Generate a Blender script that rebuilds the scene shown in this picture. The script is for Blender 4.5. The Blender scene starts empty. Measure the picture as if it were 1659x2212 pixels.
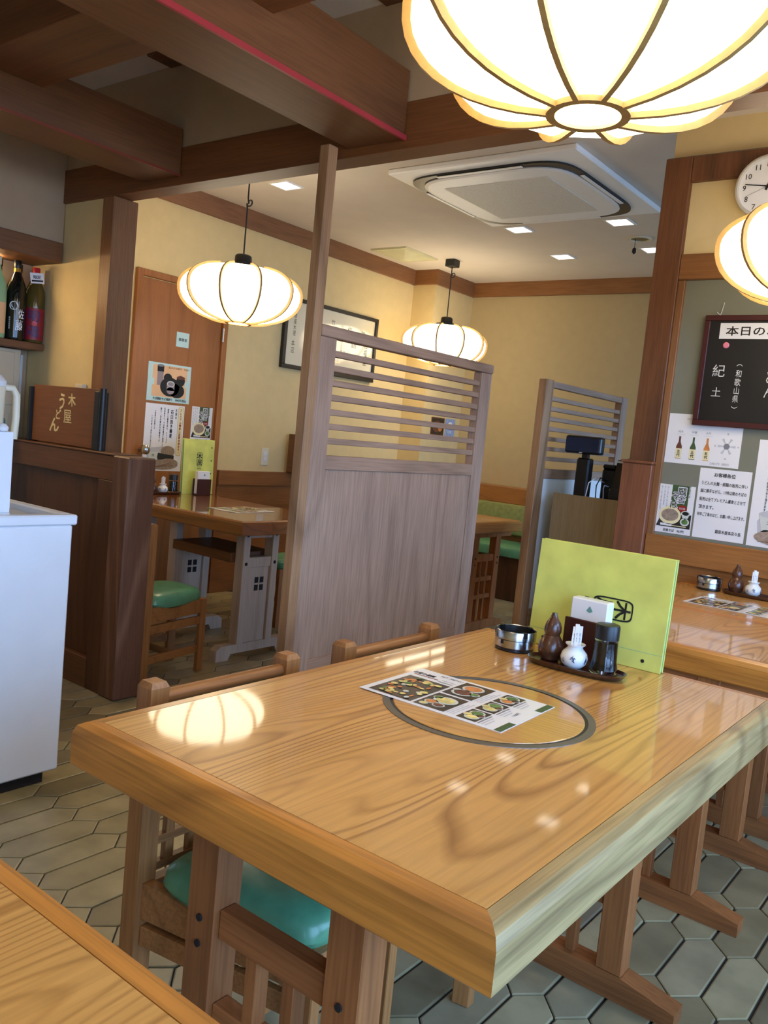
import bpy, bmesh, math, random
from mathutils import Matrix, Vector
random.seed(7)
PI = math.pi
SC = bpy.context.scene
COL = SC.collection

# ------------------------------------------------------------------ camera
H = 1.20
FPX = 1820.5
yaw, pitch, roll = -0.65371, -0.09153, 0.09808
fw = Vector((math.sin(yaw) * math.cos(pitch), math.cos(yaw) * math.cos(pitch), math.sin(pitch)))
rt = fw.cross(Vector((0, 0, 1))).normalized()
up = rt.cross(fw)
r2 = math.cos(roll) * rt + math.sin(roll) * up
u2 = -math.sin(roll) * rt + math.cos(roll) * up
cam = bpy.data.cameras.new('camera')
cam.sensor_fit = 'VERTICAL'
cam.sensor_height = 36.0
cam.lens = FPX / 2212 * 36.0
cam.clip_start = 0.02
camo = bpy.data.objects.new('camera', cam)
COL.objects.link(camo)
camo.matrix_world = Matrix(((r2.x, u2.x, -fw.x, 0), (r2.y, u2.y, -fw.y, 0), (r2.z, u2.z, -fw.z, H), (0, 0, 0, 1)))
SC.camera = camo

# ------------------------------------------------------------------ world, daylight, exposure
SC.view_settings.view_transform = 'Standard'
SC.view_settings.look = 'None'
SC.view_settings.exposure = 0.0
SC.view_settings.gamma = 1.0
SC.view_settings.use_curve_mapping = False
W = bpy.data.worlds.new('sky')
SC.world = W
W.use_nodes = True
bg = W.node_tree.nodes['Background']
bg.inputs[0].default_value = (0.31, 0.55, 1.0, 1)
bg.inputs[1].default_value = 12.5
SHADE_E = 6.4      # paper lantern shades
SPOT_E = 4.0      # recessed ceiling lights
WIN = [(-1.75, -0.35), (-0.15, 1.25), (1.45, 2.85), (3.75, 6.0)]   # window spans along y in the right wall
WX = 1.45
for (a, b) in WIN:                                       # sky portals in the window openings
    l = bpy.data.lights.new('window_portal', 'AREA')
    zl, zh = (.12, 2.3) if a > 3 else (.42, 2.2)
    l.shape = 'RECTANGLE'; l.size = zh - zl - .04; l.size_y = b - a
    l.cycles.is_portal = True
    o = bpy.data.objects.new('window_portal', l); COL.objects.link(o)
    o.matrix_world = Matrix.Translation((WX + 0.06, (a + b) / 2, (zl + zh) / 2)) @ Matrix.Rotation(PI / 2, 4, 'Y')

lp = bpy.data.lights.new('front_table_lamp', 'POINT')     # the lamp hanging over the front table, above the frame
lp.energy = 11.0; lp.color = (1.0, 0.87, 0.62); lp.shadow_soft_size = 0.28
lpo = bpy.data.objects.new('front_table_lamp', lp); COL.objects.link(lpo); lpo.location = (-.74, -.25, 1.95)
# ------------------------------------------------------------------ materials
def S(r, g, b):
    f = lambda c: (c / 255 / 12.92) if c / 255 <= 0.04045 else ((c / 255 + 0.055) / 1.055) ** 2.4
    return (f(r), f(g), f(b), 1)
MATS = {}
def newmat(name):
    m = bpy.data.materials.new(name); m.use_nodes = True
    MATS[name] = m
    return m, m.node_tree, m.node_tree.nodes['Principled BSDF']
def N(t, kind, **kw):
    n = t.nodes.new(kind)
    for k, v in kw.items():
        setattr(n, k, v)
    return n
def ramp(t, stops):
    r = N(t, 'ShaderNodeValToRGB')
    e = r.color_ramp.elements
    while len(e) < len(stops):
        e.new(0.5)
    for el, (p, c) in zip(e, stops):
        el.position = p; el.color = c
    return r
def plain(name, c, rough=0.5, metal=0.0, coat=0.0, var=0.06, vs=9.0, spec=0.5):
    """solid colour with faint procedural mottling"""
    m, t, p = newmat(name)
    tc = N(t, 'ShaderNodeTexCoord')
    nz = N(t, 'ShaderNodeTexNoise'); nz.inputs['Scale'].default_value = vs; nz.inputs['Detail'].default_value = 3
    t.links.new(tc.outputs['Object'], nz.inputs['Vector'])
    lo = tuple(x * (1 - var) for x in c[:3]) + (1,); hi = tuple(min(1, x * (1 + var)) for x in c[:3]) + (1,)
    r = ramp(t, [(0.3, lo), (0.7, hi)])
    t.links.new(nz.outputs['Fac'], r.inputs[0]); t.links.new(r.outputs[0], p.inputs['Base Color'])
    p.inputs['Roughness'].default_value = rough; p.inputs['Metallic'].default_value = metal
    p.inputs['Coat Weight'].default_value = coat; p.inputs['Coat Roughness'].default_value = 0.08
    p.inputs['Specular IOR Level'].default_value = spec
    return m
def wood(name, c1, c2, axis='Y', rings=7.0, sc=1.0, rough=0.4, coat=0.0, coatr=0.06, line=0.5, fine=0.25, pos=(0.0, 0.22), along=0.45, across=3.2, mask=False):
    """contour lines of a stretched noise give the cathedral figure, a second stretched noise the pores"""
    m, t, p = newmat(name)
    tc = N(t, 'ShaderNodeTexCoord')
    def mp(a, b):
        v = [b * sc] * 3; v['XYZ'.index(axis)] = a * sc
        n = N(t, 'ShaderNodeMapping'); n.inputs['Scale'].default_value = v
        n.inputs['Location'].default_value = (3.1, 1.7, 5.3)
        t.links.new(tc.outputs['Object'], n.inputs['Vector'])
        return n
    a = mp(along, across)
    n1 = N(t, 'ShaderNodeTexNoise'); n1.inputs['Scale'].default_value = 1.0; n1.inputs['Detail'].default_value = 1.0
    n1.inputs['Roughness'].default_value = 0.35; n1.inputs['Distortion'].default_value = 0.25
    t.links.new(a.outputs[0], n1.inputs['Vector'])
    mu = N(t, 'ShaderNodeMath', operation='MULTIPLY'); mu.inputs[1].default_value = rings
    fr = N(t, 'ShaderNodeMath', operation='FRACT')
    t.links.new(n1.outputs['Fac'], mu.inputs[0]); t.links.new(mu.outputs[0], fr.inputs[0])
    mid = tuple(x * (1 - line) + y * line for x, y in zip(c1, c2))
    r = ramp(t, [(pos[0], mid), (pos[1], c1), (0.80, c1), (1.0, mid)])
    t.links.new(fr.outputs[0], r.inputs[0])
    rout = r.outputs[0]
    if mask:
        c_ = mp(.55, 3.6)
        nm = N(t, 'ShaderNodeTexNoise'); nm.inputs['Scale'].default_value = 1.3; nm.inputs['Detail'].default_value = 1.0
        t.links.new(c_.outputs[0], nm.inputs['Vector'])
        rm = ramp(t, [(0.38, (.25, .25, .25, 1)), (0.56, (1, 1, 1, 1))])
        t.links.new(nm.outputs['Fac'], rm.inputs[0])
        qm = N(t, 'ShaderNodeMix', data_type='RGBA', blend_type='MIX')
        qm.inputs[6].default_value = c1
        t.links.new(rm.outputs[0], qm.inputs[0]); t.links.new(r.outputs[0], qm.inputs[7]); rout = qm.outputs[2]
    b = mp(6, 160)
    n2 = N(t, 'ShaderNodeTexNoise'); n2.inputs['Scale'].default_value = 1.0; n2.inputs['Detail'].default_value = 2.0
    t.links.new(b.outputs[0], n2.inputs['Vector'])
    r2_ = ramp(t, [(0.35, (1 - fine, 1 - fine * 1.05, 1 - fine * 1.15, 1)), (0.6, (1, 1, 1, 1))])
    t.links.new(n2.outputs['Fac'], r2_.inputs[0])
    n3 = N(t, 'ShaderNodeTexNoise'); n3.inputs['Scale'].default_value = 2.3; n3.inputs['Detail'].default_value = 2
    t.links.new(tc.outputs['Object'], n3.inputs['Vector'])
    r3 = ramp(t, [(0.3, (0.86, 0.85, 0.84, 1)), (0.7, (1.06, 1.06, 1.06, 1))])
    t.links.new(n3.outputs['Fac'], r3.inputs[0])
    def mul(x, y):
        q = N(t, 'ShaderNodeMix', data_type='RGBA', blend_type='MULTIPLY'); q.inputs[0].default_value = 1
        t.links.new(x, q.inputs[6]); t.links.new(y, q.inputs[7]); return q.outputs[2]
    t.links.new(mul(mul(rout, r2_.outputs[0]), r3.outputs[0]), p.inputs['Base Color'])
    p.inputs['Roughness'].default_value = rough
    p.inputs['Coat Weight'].default_value = coat; p.inputs['Coat Roughness'].default_value = coatr
    return m
def glow(name, c, e):
    m, t, p = newmat(name)
    p.inputs['Base Color'].default_value = c
    p.inputs['Emission Color'].default_value = c
    p.inputs['Emission Strength'].default_value = e
    p.inputs['Roughness'].default_value = 0.6
    return m

M_TOP = wood('table_top_wood', S(224, 165, 88), S(150, 90, 34), 'Y', rings=46, sc=1.0, rough=0.32, coat=0.8, coatr=0.05, line=0.75, fine=0.12, pos=(0, 0.28), along=0.55, across=4.6, mask=True)
M_TOPX = wood('table_disc_wood', S(222, 162, 82), S(160, 100, 40), 'X', rings=80, rough=0.32, coat=0.8, coatr=0.05, line=0.5, fine=0.12, pos=(0, 0.28), along=0.5, across=3, mask=True)
M_EDGE = wood('table_edge_wood', S(196, 134, 62), S(140, 88, 40), 'Y', rings=9, rough=0.4, coat=0.5, coatr=0.15, line=0.5, fine=0.25)
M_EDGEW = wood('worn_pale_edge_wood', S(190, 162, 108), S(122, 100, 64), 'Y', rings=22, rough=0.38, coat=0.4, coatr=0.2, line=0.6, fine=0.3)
M_EDGEX = wood('table_edge_wood_short', S(214, 140, 58), S(150, 92, 38), 'X', rings=9, rough=0.4, coat=0.5, coatr=0.15, line=0.5, fine=0.25)
M_DTOP = wood('dark_table_top_wood', S(152, 90, 42), S(108, 62, 28), 'X', rings=10, rough=0.25, coat=1.0, coatr=0.03, line=0.5, fine=0.12)
M_LEG = wood('trestle_wood', S(168, 104, 56), S(108, 64, 34), 'Z', rings=6, rough=0.45, line=0.4)
M_LEGX = wood('trestle_rail_wood', S(168, 104, 56), S(108, 64, 34), 'X', rings=6, rough=0.45, line=0.4)
M_PALE = wood('pale_trestle_wood', S(200, 180, 160), S(165, 140, 118), 'Z', rings=5, rough=0.5, line=0.35, fine=0.15)
M_CHAIR = wood('chair_wood', S(176, 118, 66), S(124, 78, 42), 'Z', rings=6, rough=0.4, line=0.4)
M_CHAIRH = wood('chair_rail_wood', S(176, 118, 66), S(124, 78, 42), 'Y', rings=6, rough=0.4, line=0.4)
M_BEAM = wood('beam_wood', S(122, 78, 44), S(84, 50, 28), 'Y', rings=5, rough=0.5, line=0.35, fine=0.18)
M_BEAMX = wood('cross_beam_wood', S(128, 80, 44), S(88, 52, 28), 'X', rings=5, rough=0.5, line=0.35, fine=0.18)
M_POST = wood('post_wood', S(150, 102, 62), S(100, 64, 38), 'Z', rings=5, rough=0.5, line=0.4, fine=0.2)
M_POSTD = wood('dark_post_wood', S(118, 74, 44), S(62, 38, 24), 'Z', rings=4, rough=0.5, line=0.55, fine=0.25)
M_SCREEN = wood('weathered_screen_wood', S(178, 146, 124), S(140, 110, 92), 'Z', rings=7, rough=0.6, line=0.45, fine=0.22)
M_SCREENY = wood('weathered_slat_wood', S(176, 142, 118), S(136, 106, 86), 'Y', rings=6, rough=0.6, line=0.45, fine=0.2)
M_SCREENP = wood('screen_post_wood', S(176, 134, 96), S(112, 78, 50), 'Z', rings=7, rough=0.55, line=0.6, fine=0.2)
M_DARK = wood('dark_panel_wood', S(96, 58, 32), S(62, 36, 20), 'Z', rings=7, rough=0.42, line=0.5, fine=0.25)
M_DARKX = wood('dark_rail_wood', S(112, 70, 40), S(74, 44, 26), 'X', rings=6, rough=0.42, line=0.4, fine=0.25)
M_DARKP = wood('dark_end_post_wood', S(110, 72, 52), S(150, 110, 84), 'Z', rings=7, rough=0.4, line=0.5, fine=0.2)
M_DOOR = wood('door_wood', S(170, 110, 58), S(130, 80, 40), 'Z', rings=6, rough=0.38, line=0.35, fine=0.12)
M_TRIM = wood('crown_trim_wood', S(150, 100, 56), S(116, 74, 40), 'X', rings=5, rough=0.5, line=0.3, fine=0.2)
M_TRIMY = wood('crown_trim_wood_side', S(146, 100, 64), S(110, 72, 46), 'Y', rings=5, rough=0.5, line=0.3, fine=0.2)
M_SIGN = wood('sign_wood', S(128, 78, 36), S(100, 58, 26), 'X', rings=5, rough=0.4, line=0.4, fine=0.15)
M_WAIN = wood('wainscot_wood', S(172, 112, 56), S(130, 80, 38), 'X', rings=6, rough=0.4, line=0.35, fine=0.2)
M_WAINY = wood('wainscot_side_wood', S(150, 96, 52), S(110, 68, 36), 'Y', rings=6, rough=0.4, line=0.35, fine=0.2)
M_ENDP = wood('red_brown_panel_wood', S(142, 88, 58), S(108, 64, 42), 'Z', rings=7, rough=0.42, line=0.4, fine=0.2)
M_CTR = wood('counter_laminate', S(158, 138, 104), S(138, 118, 86), 'Z', rings=6, rough=0.5, line=0.4, fine=0.15)
M_TRAY = wood('tray_lacquer', S(62, 30, 22), S(40, 18, 14), 'X', rings=5, rough=0.28, coat=0.5, line=0.3)
M_HOLD = wood('holder_wood', S(70, 30, 26), S(48, 20, 18), 'Z', rings=5, rough=0.35, line=0.3)
M_GOURD = wood('gourd_wood', S(92, 54, 34), S(58, 32, 20), 'Z', rings=9, sc=4, rough=0.3, coat=0.4, line=0.6, fine=0.15, along=2.4, across=3.2)

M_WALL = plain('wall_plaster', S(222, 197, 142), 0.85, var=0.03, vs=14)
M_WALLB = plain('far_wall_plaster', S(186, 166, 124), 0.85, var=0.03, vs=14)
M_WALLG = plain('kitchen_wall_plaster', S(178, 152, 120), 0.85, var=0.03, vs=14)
M_CEIL = plain('ceiling_paint', S(222, 210, 196), 0.85, var=0.03, vs=5)
M_WHITE = plain('white_enamel', S(228, 230, 234), 0.35, var=0.02)
M_ACW = plain('air_conditioner_plastic', S(250, 250, 250), 0.4, var=0.02)
M_ACG = plain('air_conditioner_grille', S(228, 225, 216), 0.6, var=0.08, vs=120)
M_BLACK = plain('black_plastic', S(26, 26, 28), 0.35)
M_GAP = plain('dark_gap', S(30, 22, 16), 0.8)
M_BLACKM = plain('black_metal', S(30, 28, 27), 0.4)
M_STEEL = plain('brushed_steel', S(190, 190, 188), 0.22, 1.0)
M_STEELD = plain('dull_steel_ring', S(134, 130, 122), 0.4, 0.8)
M_GROUT = plain('grout', S(66, 66, 66), 0.9)
M_GREEN = plain('green_vinyl', S(96, 158, 118), 0.35, var=0.22, vs=16, coat=0.2)
M_OLIVE = plain('olive_bench_cover', S(140, 146, 88), 0.6, var=0.18, vs=30)
M_MENU = plain('menu_cover_green', S(210, 214, 108), 0.5, var=0.14, vs=11)
M_MENUE = plain('menu_spine_green', S(140, 196, 150), 0.5)
M_PAPER = plain('paper_white', S(238, 236, 236), 0.35, var=0.01, coat=0.3)
M_CREAM = plain('cream_paper', S(240, 228, 178), 0.5, var=0.02)
M_INK = plain('black_ink', S(22, 20, 20), 0.5)
M_BROWNINK = plain('brown_ink', S(120, 60, 30), 0.5)
M_REDINK = plain('red_ink', S(150, 34, 24), 0.5)
M_GREYINK = plain('grey_ink', S(130, 130, 134), 0.5)
M_PALEINK = plain('pale_grey_ink', S(196, 196, 200), 0.5)
M_CHALK = plain('chalk', S(214, 212, 206), 0.9)
M_SLATE = plain('chalkboard_slate', S(24, 22, 22), 0.45, var=0.25, vs=6)
M_CBF = plain('chalkboard_frame_paint', S(70, 28, 28), 0.4)
M_GOLD = plain('cream_lettering', S(226, 206, 150), 0.5)
M_PHOTO = plain('photo_black', S(40, 34, 30), 0.3, coat=0.4)
M_FOODY = plain('food_yellow', S(226, 208, 130), 0.4, var=0.25, vs=60)
M_FOODG = plain('food_green', S(96, 128, 66), 0.4, var=0.3, vs=60)
M_FOODO = plain('food_orange', S(206, 130, 70), 0.4, var=0.2, vs=60)
M_FOODB = plain('food_brown', S(110, 66, 50), 0.4, var=0.3, vs=60)
M_BOWL = plain('bowl_glaze', S(210, 214, 206), 0.3, var=0.08)
M_NOODLE = plain('soba_noodle', S(158, 138, 120), 0.6, var=0.25, vs=90)
M_DKGREEN = plain('print_dark_green', S(66, 90, 52), 0.4, var=0.15, vs=20)
M_TEAL = plain('print_teal', S(46, 92, 88), 0.4, var=0.15, vs=20)
M_PEACH = plain('print_peach', S(238, 190, 140), 0.4, var=0.06)
M_AQUA = plain('print_aqua', S(196, 224, 218), 0.4, var=0.04)
M_MAUVE = plain('print_mauve_grey', S(150, 136, 138), 0.4, var=0.1)
M_VASE = plain('white_porcelain', S(232, 232, 228), 0.12, var=0.02)
M_BLUEINK = plain('blue_brush_glaze', S(70, 84, 120), 0.15, var=0.4, vs=40)
M_BAMBOO = plain('shade_frame_wood', S(186, 146, 84), 0.5, var=0.1, vs=40)
M_RED = plain('red_reflection_edge', S(170, 56, 64), 0.35)  # stands in for red light reflected along the beam edge
M_REDD = plain('dull_red_reflection_edge', S(132, 58, 38), 0.4)
M_BEIGE = plain('beige_cabinet_paint', S(206, 190, 160), 0.45, var=0.02)
M_IVORY = plain('ivory_plastic', S(226, 216, 190), 0.4, var=0.02)
M_GLASSY = plain('frosted_pane', S(128, 128, 112), 0.22, coat=0.5, var=0.05, vs=3)
M_FROST = plain('frosted_white_panel', S(238, 240, 238), 0.3, var=0.03, vs=3)
M_CAPB = plain('bottle_dark_glass', S(40, 26, 16), 0.08, var=0.1)
M_BOTK = plain('bottle_black_glass', S(20, 22, 18), 0.08, var=0.1)
M_BOTG = plain('bottle_frosted_green', S(150, 190, 140), 0.3, var=0.06)
M_BOTO = plain('bottle_olive_glass', S(84, 70, 30), 0.08, var=0.15)
M_LABR = plain('label_red', S(150, 34, 44), 0.45)
M_LABP = plain('label_purple', S(86, 50, 96), 0.45)
M_REDCAP = plain('red_cap', S(200, 40, 50), 0.35)
M_GOLDF = plain('gold_foil', S(190, 150, 60), 0.3, 0.7)
M_PINK = plain('pink_magnet', S(230, 130, 150), 0.4)
M_BLUEP = plain('blue_packet', S(150, 170, 210), 0.4, var=0.2, vs=40)
M_NAVY = plain('navy_screen', S(40, 52, 84), 0.15, var=0.15, vs=8)
M_STICK = plain('teal_sticker', S(110, 160, 150), 0.4)
M_CLKF = plain('clock_rim', S(206, 200, 188), 0.35)
M_BULB = glow('downlight_diffuser', (1.0, 0.93, 0.78, 1), SPOT_E)
M_SHADE = glow('lantern_paper', (1.0, 0.87, 0.62, 1), SHADE_E)
def tile_mat():
    m, t, p = newmat('floor_tile_glaze')
    tc = N(t, 'ShaderNodeTexCoord'); oi = N(t, 'ShaderNodeObjectInfo'); ge = N(t, 'ShaderNodeNewGeometry')
    nz = N(t, 'ShaderNodeTexNoise'); nz.inputs['Scale'].default_value = 9; nz.inputs['Detail'].default_value = 4
    t.links.new(ge.outputs['Position'], nz.inputs['Vector'])
    a = ramp(t, [(0.0, S(126, 112, 84)), (0.35, S(158, 142, 104)), (0.7, S(176, 160, 120)), (1.0, S(140, 126, 100))])
    t.links.new(oi.outputs['Random'], a.inputs[0])
    b = ramp(t, [(0.3, (0.74, 0.74, 0.72, 1)), (0.65, (1.06, 1.06, 1.05, 1))])
    t.links.new(nz.outputs['Fac'], b.inputs[0])
    q = N(t, 'ShaderNodeMix', data_type='RGBA', blend_type='MULTIPLY'); q.inputs[0].default_value = 1
    t.links.new(a.outputs[0], q.inputs[6]); t.links.new(b.outputs[0], q.inputs[7])
    t.links.new(q.outputs[2], p.inputs['Base Color'])
    p.inputs['Roughness'].default_value = 0.32
    return m
M_TILE = tile_mat()
def glass_mat(name, c, rough=0.0):
    m, t, p = newmat(name)
    p.inputs['Base Color'].default_value = c; p.inputs['Transmission Weight'].default_value = 1.0
    p.inputs['Roughness'].default_value = rough; p.inputs['IOR'].default_value = 1.45
    return m
M_GLASS = glass_mat('clear_glass', (0.95, 0.97, 0.97, 1))
def pane_mat():
    m, t, p = newmat('window_glass')
    t.nodes.remove(p)
    tr = N(t, 'ShaderNodeBsdfTransparent'); gl = N(t, 'ShaderNodeBsdfGlossy'); gl.inputs['Roughness'].default_value = 0.02
    mx = N(t, 'ShaderNodeMixShader'); mx.inputs[0].default_value = 0.06
    t.links.new(tr.outputs[0], mx.inputs[1]); t.links.new(gl.outputs[0], mx.inputs[2])
    t.links.new(mx.outputs[0], t.nodes['Material Output'].inputs[0])
    return m
M_PANE = pane_mat()

# ------------------------------------------------------------------ mesh helpers
class MB:
    def __init__(s):
        s.bm = bmesh.new()
    def box(s, x0, x1, y0, y1, z0, z1, bev=0.0, mat=None, seg=1):
        x0, x1 = min(x0, x1), max(x0, x1); y0, y1 = min(y0, y1), max(y0, y1); z0, z1 = min(z0, z1), max(z0, z1)
        r = bmesh.ops.create_cube(s.bm, size=1.0)
        vs = r['verts']
        for v in vs:
            v.co = Vector((x0 + (v.co.x + .5) * (x1 - x0), y0 + (v.co.y + .5) * (y1 - y0), z0 + (v.co.z + .5) * (z1 - z0)))
        if bev > 0:
            es = list({e for v in vs for e in v.link_edges})
            rr = bmesh.ops.bevel(s.bm, geom=es, offset=bev, segments=seg, affect='EDGES', profile=0.5)
            vs = list({v for f in rr['faces'] for v in f.verts} | {v for v in vs if v.is_valid})
        if mat is not None:
            for v in vs:
                v.co = mat @ v.co
        return s
    def poly(s, pts):
        s.bm.faces.new([s.bm.verts.new(p) for p in pts]); return s
    def prism(s, pts, axis, lo, hi):
        """2-D polygon (in the two axes other than `axis`, in xyz order) extruded along axis"""
        def P(p, h):
            return {'X': (h, p[0], p[1]), 'Y': (p[0], h, p[1]), 'Z': (p[0], p[1], h)}[axis]
        a = [s.bm.verts.new(P(p, lo)) for p in pts]; b = [s.bm.verts.new(P(p, hi)) for p in pts]
        n = len(pts)
        s.bm.faces.new(a[::-1]); s.bm.faces.new(b)
        for i in range(n):
            s.bm.faces.new((a[i], a[(i + 1) % n], b[(i + 1) % n], b[i]))
        return s
    def loft(s, rings, close=True, cap=True):
        vs = [[s.bm.verts.new(p) for p in r] for r in rings]
        n = len(vs[0])
        for a, b in zip(vs[:-1], vs[1:]):
            for i in range(n if close else n - 1):
                s.bm.faces.new((a[i], a[(i + 1) % n], b[(i + 1) % n], b[i]))
        if cap:
            s.bm.faces.new(vs[0][::-1]); s.bm.faces.new(vs[-1])
        return s
    def lathe(s, prof, c=(0, 0, 0), n=24, cap=True):
        return s.loft([[(c[0] + r * math.cos(2 * PI * i / n), c[1] + r * math.sin(2 * PI * i / n), c[2] + z) for i in range(n)] for r, z in prof], True, cap)
    def tube(s, pts, r, n=8):
        pts = [Vector(p) for p in pts]; rings = []
        for i, p in enumerate(pts):
            t = (pts[min(i + 1, len(pts) - 1)] - pts[max(i - 1, 0)]).normalized()
            u = t.orthogonal().normalized() if i == 0 else (u - t * u.dot(t)).normalized()
            v = t.cross(u)
            rings.append([p + r * (math.cos(2 * PI * k / n) * u + math.sin(2 * PI * k / n) * v) for k in range(n)])
        return s.loft(rings)
    def build(s, name, mat, parent=None, smooth=False, **props):
        bmesh.ops.recalc_face_normals(s.bm, faces=s.bm.faces)
        me = bpy.data.meshes.new(name); s.bm.to_mesh(me); s.bm.free()
        me.materials.append(mat)
        if smooth:
            me.shade_smooth()
            try:
                me.set_sharp_from_angle(angle=math.radians(42))
            except Exception:
                pass
        o = bpy.data.objects.new(name, me); COL.objects.link(o)
        if parent is not None:
            attach(o, parent)
        for k, v in props.items():
            o[k] = v
        return o
def attach(o, parent):
    o.parent = parent
    m = Matrix.Identity(4); q = parent
    while q is not None:
        m = m @ Matrix.Translation(-q.location) if q.parent is None else m
        q = q.parent
    # parts are modelled in world coordinates; only top-level roots carry an offset
    o.matrix_parent_inverse = Matrix.Translation(-parent.location) if parent.parent is None else Matrix.Identity(4)
def tag(o, label, cat, group=None):
    o['label'] = label; o['category'] = cat
    if group: o['group'] = group
    return o
def thing(name, label, cat, loc, group=None):
    o = bpy.data.objects.new(name, None); COL.objects.link(o)
    o.location = loc; o.empty_display_size = 0.05
    return tag(o, label, cat, group)
def dup(root, loc, rotz=0.0, label=None, group=None):
    def cp(o, par):
        c = o.copy(); COL.objects.link(c)
        if par is not None: c.parent = par
        for ch in list(o.children): cp(ch, c)
        return c
    r = cp(root, None)
    r.location = loc; r.rotation_euler = (0, 0, rotz)
    if label: r['label'] = label
    if group: r['group'] = group
    return r
def B(name, mat, parent, x0, x1, y0, y1, z0, z1, bev=0.0, **props):
    return MB().box(x0, x1, y0, y1, z0, z1, bev).build(name, mat, parent, **props)
def struct(o, label=None):
    o['kind'] = 'structure'
    if label: o['label'] = label
    return o
def sroot(name, loc=(0, 0, 0), label=None):
    o = bpy.data.objects.new(name, None); COL.objects.link(o); o.location = loc
    return struct(o, label)

# ---- flat print: rectangles, ellipses and type on a sheet, in sheet coordinates (u right, v up)
_GC = {}
def glyph(txt, bold=0.0, vertical=False):
    key = (txt, bold, vertical)
    if key in _GC: return _GC[key]
    c = bpy.data.curves.new('t', 'FONT')
    c.body = '\n'.join(txt) if vertical else txt
    c.size = 1.0; c.resolution_u = 2; c.offset = bold; c.fill_mode = 'FRONT'
    c.align_x = 'CENTER'
    if vertical: c.space_line = 0.82
    o = bpy.data.objects.new('t', c); COL.objects.link(o)
    dg = bpy.context.evaluated_depsgraph_get()
    me = o.evaluated_get(dg).to_mesh()
    V = [(v.co.x, v.co.y) for v in me.vertices]; Fc = [tuple(p.vertices) for p in me.polygons]
    o.evaluated_get(dg).to_mesh_clear()
    bpy.data.objects.remove(o); bpy.data.curves.remove(c)
    if V:
        xs = [v[0] for v in V]; ys = [v[1] for v in V]
        cx, cy = (min(xs) + max(xs)) / 2, (min(ys) + max(ys)) / 2
        V = [(x - cx, y - cy) for x, y in V]
        ext = (max(xs) - min(xs), max(ys) - min(ys))
    else:
        ext = (1, 1)
    _GC[key] = (V, Fc, ext)
    return _GC[key]
def smear(b):
    if b <= 0: return [(0, 0)]
    n = 4 if b < .05 else 8
    return [(0, 0)] + [(b * math.cos(2 * PI * (i + .5) / n), b * math.sin(2 * PI * (i + .5) / n)) for i in range(n)]
class Flat:
    def __init__(s, thick=0.0006):
        s.V = []; s.F = []; s.MI = []; s.mats = []; s.t = thick
    def mi(s, m):
        if m not in s.mats: s.mats.append(m)
        return s.mats.index(m)
    def add(s, pts, faces, m, lay):
        b = len(s.V); k = s.mi(m)
        s.V += [(u, v, s.t + lay * 0.0004) for u, v in pts]
        for f in faces:
            s.F.append(tuple(b + i for i in f)); s.MI.append(k)
        return s
    def sheet(s, w, h, m, u0=0, v0=0):
        b = len(s.V); k = s.mi(m)
        s.V += [(u, v, z) for z in (0, s.t) for u, v in ((u0, v0), (u0 + w, v0), (u0 + w, v0 + h), (u0, v0 + h))]
        for f in ((3, 2, 1, 0), (4, 5, 6, 7), (0, 1, 5, 4), (1, 2, 6, 5), (2, 3, 7, 6), (3, 0, 4, 7)):
            s.F.append(tuple(b + i for i in f)); s.MI.append(k)
        return s
    def rect(s, u0, v0, u1, v1, m, lay=1):
        return s.add([(u0, v0), (u1, v0), (u1, v1), (u0, v1)], [(0, 1, 2, 3)], m, lay)
    def poly(s, pts, m, lay=1):
        return s.add(pts, [tuple(range(len(pts)))], m, lay)
    def ell(s, u, v, a, b, m, lay=1, n=20):
        return s.add([(u + a * math.cos(2 * PI * i / n), v + b * math.sin(2 * PI * i / n)) for i in range(n)], [tuple(range(n))], m, lay)
    def ring(s, u, v, a, b, w, m, lay=1, n=28, e=2.0):
        def pt(A, Bb, i):
            t = 2 * PI * i / n; c, sn = math.cos(t), math.sin(t)
            return (u + A * math.copysign(abs(c) ** (2 / e), c), v + Bb * math.copysign(abs(sn) ** (2 / e), sn))
        P = [pt(a, b, i) for i in range(n)] + [pt(a - w, b - w, i) for i in range(n)]
        return s.add(P, [(i, (i + 1) % n, n + (i + 1) % n, n + i) for i in range(n)], m, lay)
    def text(s, txt, u, v, h, m, lay=1, w=None, bold=0.0, vertical=False, rot=0.0, shear=0.0):
        """h: overall height of the block (w: overall width, else proportional)"""
        if vertical:
            em = h / len(txt)
            for i, c in enumerate(txt):
                c = {'（': '︵', '）': '︶', 'ー': '｜', '、': '、'}.get(c, c)
                V, Fc, (ex, ey) = glyph(c)
                q = min(em * .96, (w or 9) * 1.02)
                dx, dy = (.3 * q, .3 * q) if c in '、。' else (0, 0)
                for k_, (bx, by) in enumerate(smear(bold)):
                    s.add([(u + (x + bx) * q + dx, v + h / 2 - em * (i + .5) + (y + by) * em * .96 + dy) for x, y in V], Fc, m, lay + k_ * .12)
            return s
        V, Fc, (ex, ey) = glyph(txt)
        k = h / ey; kx = (w / ex) if w else k
        for k_, (bx, by) in enumerate(smear(bold)):
            P = []
            for x, y in V:
                X, Y = (x + bx) * kx + shear * y * k, (y + by) * k
                P.append((u + X * math.cos(rot) - Y * math.sin(rot), v + X * math.sin(rot) + Y * math.cos(rot)))
            s.add(P, Fc, m, lay + k_ * .12)
        return s
    def build(s, name, mtx, parent=None, **props):
        me = bpy.data.meshes.new(name)
        me.from_pydata([tuple(mtx @ Vector(v)) for v in s.V], [], s.F)
        for m in s.mats: me.materials.append(m)
        me.polygons.foreach_set('material_index', s.MI)
        me.update()
        o = bpy.data.objects.new(name, me); COL.objects.link(o)
        if parent is not None: attach(o, parent)
        for k, v in props.items(): o[k] = v
        return o
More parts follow.
